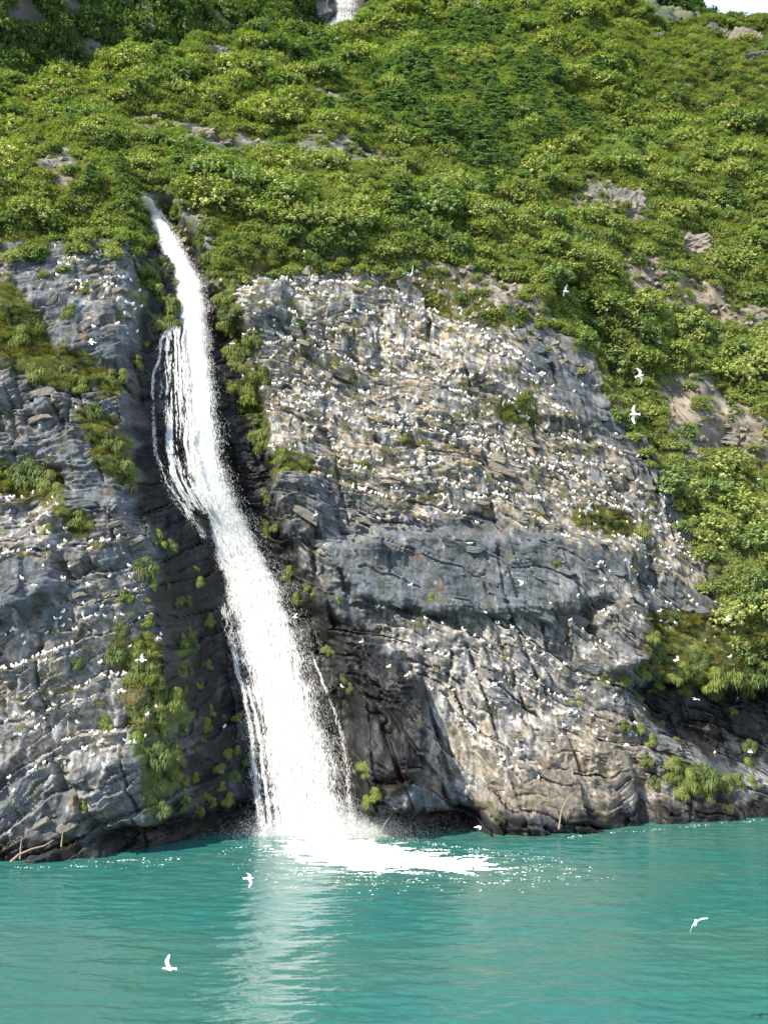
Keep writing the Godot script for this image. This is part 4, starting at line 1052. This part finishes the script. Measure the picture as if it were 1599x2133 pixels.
func build_falls() -> void:
	var st := streak_mesh(false)
	var o := empty("waterfall")
	tag(o, "tall white waterfall plunging down the dark chute in the cliff", "waterfall")
	var spray := []
	var k := 0
	for s in STREAMS:
		var out := []
		var area := 0.0
		for j in range(1, s[1].size()):
			area += absf(s[1][j - 1][1] - s[1][j][1]) * (s[1][j][2] + s[1][j - 1][2]) * 0.5
		var per := 1000.0 if s[0] == "main" else (330.0 if s[0] == "veil" else 190.0)
		run_of(s[1], int(area * per), out, spray, fall_depth, 0.9 if s[0] == "main" else 0.6, 60 + k, 1.0 if s[0] == "veil" else 0.0)
		copies({"main": "main_stream", "veil": "water_veil", "strand": "water_strand"}[s[0]], st, out, o)
		k += 1
	# spray thrown up where the water lands
	rng.seed = 99
	var foot: Array = STREAMS[0][1][STREAMS[0][1].size() - 1]
	var fd := fall_depth(foot[0], 0.5)
	for j in 36000:
		var a := rng.randfn() * 2.6
		var hgt := absf(rng.randfn()) * 1.1 * exp(-absf(a) * 0.12) * (1.0 + 0.5 * nB.get_noise_2d(a * 3.0, 8.0))
		var wide := rng.randf_range(0.012, 0.04)
		spray.append(Transform3D(Basis.from_scale(Vector3(wide, wide * 1.3, wide)), Vector3(foot[0] + 0.8 + a, hgt, -fd + 1.2 + rng.randfn() * 1.3)))
	for j in 40000:
		var a := 1.5 + rng.randfn() * 3.6
		var wide := rng.randf_range(0.006, 0.016)
		spray.append(Transform3D(Basis.from_scale(Vector3(wide, wide * 1.4, wide)), Vector3(foot[0] + a, absf(rng.randfn()) * 1.3, -fd + 1.8 + rng.randfn() * 2.0)))
	copies("spray", st, spray, o)
	var up := empty("waterfall")
	tag(up, "small upper waterfall half hidden behind the hill at the top edge", "waterfall")
	var sp2 := []
	var o1 := []
	run_of(UPPER[0], 22000, o1, sp2, back_depth, 0.6, 81)
	copies("main_stream", st, o1, up)
	var o2 := []
	run_of(UPPER[1], 1500, o2, sp2, back_depth, 0.6, 82)
	run_of(UPPER[2], 1000, o2, sp2, back_depth, 0.6, 83)
	copies("water_strand", st, o2, up)
	copies("spray", st, sp2, up)

# ---------------------------------------------------------------- bushes, trees and grass
func place_of(x: float, y: float) -> String:
	if x > 27.0:
		return "at the foot of the right slope" if y < 40.0 else "beside the gully on the right slope" if y < 70.0 else "high on the right slope"
	var side := "left of the waterfall's top" if x < -22.0 else "just right of the waterfall's top" if x < -8.0 else "above the middle of the colony" if x < 10.0 else "above the colony's right end"
	return "at the cliff edge " + side if y < 64.0 else "part way up the hill " + side if y < 84.0 else "high on the hill " + side

func build_plants() -> void:
	var green := []
	var stems := []
	var tones := [[Color(0.195, 0.255, 0.070), Color(0.345, 0.390, 0.110)], [Color(0.130, 0.205, 0.075), Color(0.255, 0.325, 0.105)], [Color(0.250, 0.290, 0.095), Color(0.395, 0.420, 0.140)]]
	for k in 9:
		green.append(bush_mesh(900 + k, 300, 0.072, 0.95 + 0.15 * (k % 3), tones[k % 3][0], tones[k % 3][1]))
		stems.append(stem_mesh(950 + k, 0.9))
	var dark := []
	for k in 3:
		dark.append(conifer_mesh(980 + k, 1.0 + 0.25 * k))
	var dark_stem := stem_mesh(990, 1.0)
	var found := []
	rng.seed = 1234
	var x := -78.0
	while x < 106.0:
		var brk := tab(tb1, x)
		var top := tab(tc, x) + 1.0
		var t := brk - 1.6 + 3.0 * nB.get_noise_2d(x * 2.0 + 800.0, 4.0)
		while t < top:
			var px := x + rng.randf_range(-1.1, 1.1)
			var pt := t + rng.randf_range(-0.8, 0.8)
			t += 1.65
			var bare := look(mask.bare, px, pt)
			if rng.randf() < bare * 0.97: continue
			if look(mask.carve, px, pt) > 0.8 and px < 5.0: continue
			var thick := nB.get_noise_2d(px * 0.9 + 70.0, pt * 0.9)
			if thick < -0.22: continue
			var p := spot(px, pt)
			if not in_view(p, 1.10): continue
			var r := clampf(1.75 + thick * 2.4 + rng.randf_range(-0.5, 0.8) + (1.4 if rng.randf() < 0.1 else 0.0), 0.7, 4.0)
			if pt < brk + 0.8: r = minf(r, 1.3)
			if maxf(maxf(bare, look(mask.bare, px, pt - 1.8)), maxf(look(mask.bare, px - 2.0, pt), look(mask.bare, px + 2.0, pt))) > 0.3: r *= 0.5
			var con := look(mask.conifer, px, pt) * 0.75 + nA.get_noise_2d(px * 1.4 + 33.0, pt * 1.4) * 0.5 + rng.randf_range(-0.3, 0.3)
			var kind := 1 if con > 0.42 else 0
			found.append([r / p.length() * (1.0 if in_view(p, 1.0) else 0.2), p, r, kind, rng.randi(), rng.randf_range(0, TAU), px])
		x += 2.3
	found.sort_custom(func(a, b): return a[0] > b[0])
	var rest := {}
	var made := [0, 0]
	for f in found:
		var kind: int = f[3]
		var pick: int = f[4] % (green.size() if kind == 0 else dark.size())
		var p: Vector3 = f[1]
		var r: float = f[2] * (1.0 if kind == 0 else 0.8)
		var bs := Basis(Vector3(1, 0, 0), 0.12) * Basis(Vector3.UP, f[5]).scaled(Vector3(r, r * 0.95, r))
		var tr := Transform3D(bs, p + Vector3(0, -0.25 * r * 0.5, 0.1))
		if made[kind] < (300 if kind == 0 else 120):
			made[kind] += 1
			var o := empty("alder_bush" if kind == 0 else "dwarf_conifer")
			put("foliage", green[pick] if kind == 0 else dark[pick], o)
			put("stem", stems[pick] if kind == 0 else dark_stem, o)
			o.transform = tr
			if kind == 0:
				var big := "large" if r > 2.6 else "small" if r < 1.5 else "middling"
				var shade: String = ["green", "deep green", "yellow-green"][pick % 3]
				tag(o, "%s %s leafy bush %s" % [big, shade, place_of(f[6], p.y)], "bush", "bushes " + place_of(f[6], p.y))
			else:
				tag(o, "%s blue-green conifer shrub %s" % ["broad" if r > 1.6 else "small", place_of(f[6], p.y)], "bush", "conifer shrubs " + place_of(f[6], p.y))
		else:
			var key := kind * 100 + pick
			if not rest.has(key): rest[key] = []
			rest[key].append(tr)
	for key in rest:
		var o := copies("shrubbery", green[key % 100] if key < 100 else dark[key % 100], rest[key])
		tag(o, "dense far bushes covering the upper hillside", "shrubs")
	# trees on the shaded slope behind
	var wood := []
	rng.seed = 555
	for k in 6500:
		var px := rng.randf_range(-110.0, 30.0)
		var py := rng.randf_range(75.0, 205.0)
		if nB.get_noise_2d(px * 0.8 + 77.0, py * 0.8) > 0.3: continue
		if px > -15.5 and px < -3.5: continue
		var p := Vector3(px, py, -back_depth(px, py))
		if not in_view(p, 1.06): continue
		var r := rng.randf_range(1.8, 3.6)
		wood.append(Transform3D(Basis(Vector3.UP, rng.randf() * TAU).scaled(Vector3(r, r * 1.2, r)), p - Vector3(0, 0.6, 0)))
	tag(copies("forest", green[1], wood), "dark shaded woodland on the slope behind the hill", "woodland")
	# undergrowth and grass
	var small := []
	var blades := []
	var tints := []
	rng.seed = 808
	for k in 140000:
		var px := rng.randf_range(-75.0, 100.0)
		var pt := rng.randf_range(8.0, 150.0)
		var brk := tab(tb1, px)
		var g := look(mask.grass, px, pt)
		var on_hill := pt > brk + 0.4 + 4.5 * nB.get_noise_2d(px * 2.0 + 800.0, 4.0)
		if pt > tab(tc, px) + 1.0: continue
		if not on_hill and rng.randf() > maxf(g * 0.9, 0.16 * look(mask.colony, px, pt) * smoothstep(0.0, 0.25, nB.get_noise_2d(px * 1.8 + 150.0, pt * 1.8))): continue
		if not on_hill and look(mask.wet, px, pt) > 0.3: continue
		var bare := look(mask.bare, px, pt)
		if on_hill and rng.randf() < maxf(bare, look(mask.tan, px, pt) * 0.8) * 0.9: continue
		var p := spot(px, pt)
		if not in_view(p, 1.05): continue
		var lush := nB.get_noise_2d(px * 1.1 + 300.0, pt * 1.1)
		if (on_hill or (pt > brk - 3.0 and rng.randf() < 0.3)) and rng.randf() < 0.4 + 0.35 * smoothstep(-0.1, 0.2, lush):
			var r := rng.randf_range(0.5, 1.3)
			small.append(Transform3D(Basis(Vector3.UP, rng.randf() * TAU).scaled(Vector3(r, r, r)), p - Vector3(0, 0.1, 0)))
		else:
			var r := rng.randf_range(0.4, 0.95)
			blades.append(Transform3D(Basis(Vector3.UP, rng.randf() * TAU).scaled(Vector3(r, r * rng.randf_range(0.8, 1.4), r)), p - Vector3(0, 0.05, 0)))
			tints.append(Color(1, 1, 1).lerp(Color(1.45, 1.2, 0.9), clampf(rng.randf() * 0.6 - lush, 0.0, 1.0)))
	var third := [[], [], []]
	for k in small.size(): third[k % 3].append(small[k])
	for k in 3:
		tag(copies("undergrowth", green[k * 4 % 9], third[k]), "low leafy undergrowth between the bushes", "undergrowth")
	var tuft := tuft_mesh(70, 110, 0.3, [Color(0.18, 0.21, 0.05), Color(0.30, 0.29, 0.095)], 0.035)
	tag(copies("grass", tuft, blades, null, tints), "yellow-green grass on the slopes and cliff ledges", "grass")

func build_moss() -> void:
	var kinds := []
	for k in 4:
		kinds.append(moss_mesh(30 + k, [[Color(0.060, 0.095, 0.018), Color(0.135, 0.165, 0.028)], [Color(0.090, 0.140, 0.022), Color(0.185, 0.230, 0.036)], [Color(0.050, 0.092, 0.024), Color(0.105, 0.150, 0.032)], [Color(0.085, 0.120, 0.024), Color(0.19, 0.21, 0.045)]][k]))
	rng.seed = 246
	for place in MOSS:
		for e in MOSS[place]:
			var pick := rng.randi() % 4
			var o := put("moss_clump", kinds[pick])
			var p := spot(e[0], e[1])
			var r: float = e[2] * (1.5 if place.begins_with("beside") else 1.2)
			o.transform = Transform3D(Basis(Vector3(1, 0, 0), -0.25) * Basis(Vector3.UP, rng.randf_range(-0.4, 0.4)).scaled(Vector3(r * (1.0 if rng.randf() < 0.5 else -1.0), r, r)), p + Vector3(0, 0.1 * r, -0.05 * r))
			tag(o, "%s hanging clump of %s moss %s" % ["large" if e[2] > 0.9 else "small" if e[2] < 0.55 else "middling", ["green", "bright green", "dark green", "yellowish"][pick], place], "moss", "moss clumps " + place)

# ---------------------------------------------------------------- birds
func perch_of(x: float, y: float) -> String:
	if x > 26.0: return "among moss at the right end of the cliff"
	if x > -12.0:
		var side := "just right of the waterfall" if x < 0.0 else "right of the middle"
		return ("low on the broad cliff " if y < 14.0 else "at mid height on the broad cliff " if y < 30.0 else "high on the broad cliff ") + side
	var edge := "at the frame edge" if x < -24.0 else "nearer the waterfall"
	return ("on the lowest ledges of the left cliff " if y < 9.0 else "on the lower ledges of the left cliff " if y < 17.0 else "half way up the left cliff " if y < 32.0 else "near the top of the left cliff ") + edge

func build_birds() -> void:
	var sit := []
	for k in 5: sit.append(sitting_gull(300 + k))
	var nest := tuft_mesh(310, 46, 0.9, [Color(0.20, 0.15, 0.085), Color(0.36, 0.28, 0.17)], 0.10)
	var found := []
	rng.seed = 6060
	var tries := 0
	while found.size() < 2000 and tries < 40000:
		tries += 1
		var x := rng.randf_range(-34.0, 42.0)
		var y := rng.randf_range(3.0, 56.0)
		var c := look(mask.colony, x, y)
		if c < 0.02: c = 0.006
		if y > tab(tb1, x) + 0.5: continue
		if rng.randf() > c * (0.55 + 0.9 * nB.get_noise_2d(x * 2.0 + 600.0, y * 2.0 + 60.0)): continue
		# most birds keep to certain ledges that run along the bedding
		if rng.randf() < 0.86:
			for pas in 2:
				var s := bedding(x, y)
				var kk := roundi(s / 1.05)
				if h2(kk, 7777) < 0.42 or (h2(kk, int(floor(x / 4.0)) + 60) < 0.3): kk += 1
				y += (kk * 1.05 - s) + rng.randfn() * 0.07
		# settle on the ledge nearby that steps back the most
		var best := -9.0
		var at := Vector3.ZERO
		var prev := land(x, y - 0.55, false)
		for j in 5:
			var cur := land(x, y - 0.55 + (j + 1) * 0.2, false)
			var stepb := cur[2] - prev[2]
			if stepb > best:
				best = stepb
				at = Vector3(prev[0], prev[1] + 0.08, -prev[2] - minf(maxf(stepb, 0.0), 0.3) * 0.5)
			prev = cur
		if not in_view(at, 1.0): continue
		found.append([at, x, y, rng.randi(), rng.randf_range(0, TAU), rng.randf_range(0.85, 1.12)])
	found.sort_custom(func(a, b): return a[0].length() < b[0].length())
	var rest := [[], [], [], [], []]
	var nests := []
	var every := maxi(1, found.size() / 300)
	var singles := 0
	for k in found.size():
		var f: Array = found[k]
		var bs := Basis(Vector3.UP, f[4]).scaled(Vector3(f[5], f[5], f[5]))
		var tr := Transform3D(bs, f[0])
		if singles < 300:
			singles += 1
			var o := put("gull", sit[f[3] % 5])
			o.transform = tr
			var where := perch_of(f[1], f[2])
			tag(o, "white gull perched " + where, "bird", "gulls perched " + where)
		else:
			rest[f[3] % 5].append(tr)
		if f[3] % 10 < 7:
			nests.append(Transform3D(Basis(Vector3.UP, f[4] * 3.0).scaled(Vector3(0.36, 0.30, 0.36)), f[0] + Vector3(0, -0.14, 0)))
	for k in 5:
		tag(copies("gull_colony", sit[k], rest[k]), "hundreds of small white gulls nesting across the cliff face", "birds")
	for k in nests.size():
		if k < 200:
			var o := put("nest", nest)
			o.transform = nests[k]
			tag(o, "straw nest " + perch_of(nests[k].origin.x, nests[k].origin.y), "nest", "gull nests " + perch_of(nests[k].origin.x, nests[k].origin.y))
	tag(copies("nests", nest, nests.slice(200)), "many straw nests built on the ledges of the colony", "nests")
	for g in GULLS:
		flying_gull(Vector3(g[0][0], g[0][1], g[0][2]), g[1], g[2], g[3], g[4], g[5], g[6], g[7])

# ---------------------------------------------------------------- rocks and driftwood
func build_small() -> void:
	rng.seed = 30
	var bits := []
	for k in 9000:
		var x := rng.randf_range(-45.0, 75.0)
		var y := rng.randf_range(20.0, 130.0)
		if rng.randf() > maxf(look(mask.bare, x, y), look(mask.tan, x, y)) * 0.9: continue
		if y > tab(tc, x): continue
		var p := spot(x, y)
		if not in_view(p): continue
		var r := rng.randf_range(0.08, 0.42)
		bits.append(Transform3D(Basis.from_euler(Vector3(rng.randf_range(-0.4, 0.4), rng.randf() * TAU, rng.randf_range(-0.5, 0.2))).scaled_local(Vector3(r * 1.5, r * 0.7, r)), p))
	tag(copies("rubble", rock_mesh(640, Vector3.ONE, 5, M.rock, Color(0.29, 0.245, 0.195), 3), bits), "broken brown stones on the bare patches of the slope", "stones")
	rng.seed = 31
	var k := 0
	for e in OUTCROPS:
		var p := spot(e[0], e[1])
		var o := put("rock_outcrop", rock_mesh(700 + k, Vector3(e[2] * 1.15, e[3] * 1.3, maxf(e[2], e[3]) * 0.8), 7, M.rock, Color(0.27, 0.235, 0.20).lerp(Color(0.19, 0.18, 0.17), rng.randf()), 14, 0.30))
		o.position = p + Vector3(0, -e[3] * 0.3, -maxf(e[2], e[3]) * 0.35)
		o.rotation = Vector3(-0.3, rng.randf_range(-0.5, 0.5), -0.15 + rng.randf_range(-0.2, 0.2))
		tag(o, e[4], "rock")
		k += 1
	for e in BACK_ROCKS:
		var o := put("rock_outcrop", rock_mesh(760 + k, Vector3(e[2] * 1.1, e[3] * 1.2, maxf(e[2], e[3]) * 0.6), 7, M.rock, Color(0.17, 0.16, 0.155), 12, 0.25))
		o.position = Vector3(e[0], e[1], -back_depth(e[0], e[1]))
		o.rotation = Vector3(-0.2, 0.5, 0.1)
		tag(o, e[4], "rock")
		k += 1
	for e in STICKS:
		var b := MB.new()
		var pts := []
		var rad := []
		var j := 0
		for q in e[0]:
			pts.append(Vector3(q[0], q[1], -q[2]))
			rad.append(lerpf(e[1], e[1] * 0.35, float(j) / (e[0].size() - 1)))
			j += 1
		b.tube(pts, rad, Color(0.19, 0.16, 0.11), 6)
		var o := put("driftwood_branch", b.mesh(M.bark))
		tag(o, e[2], "branch")
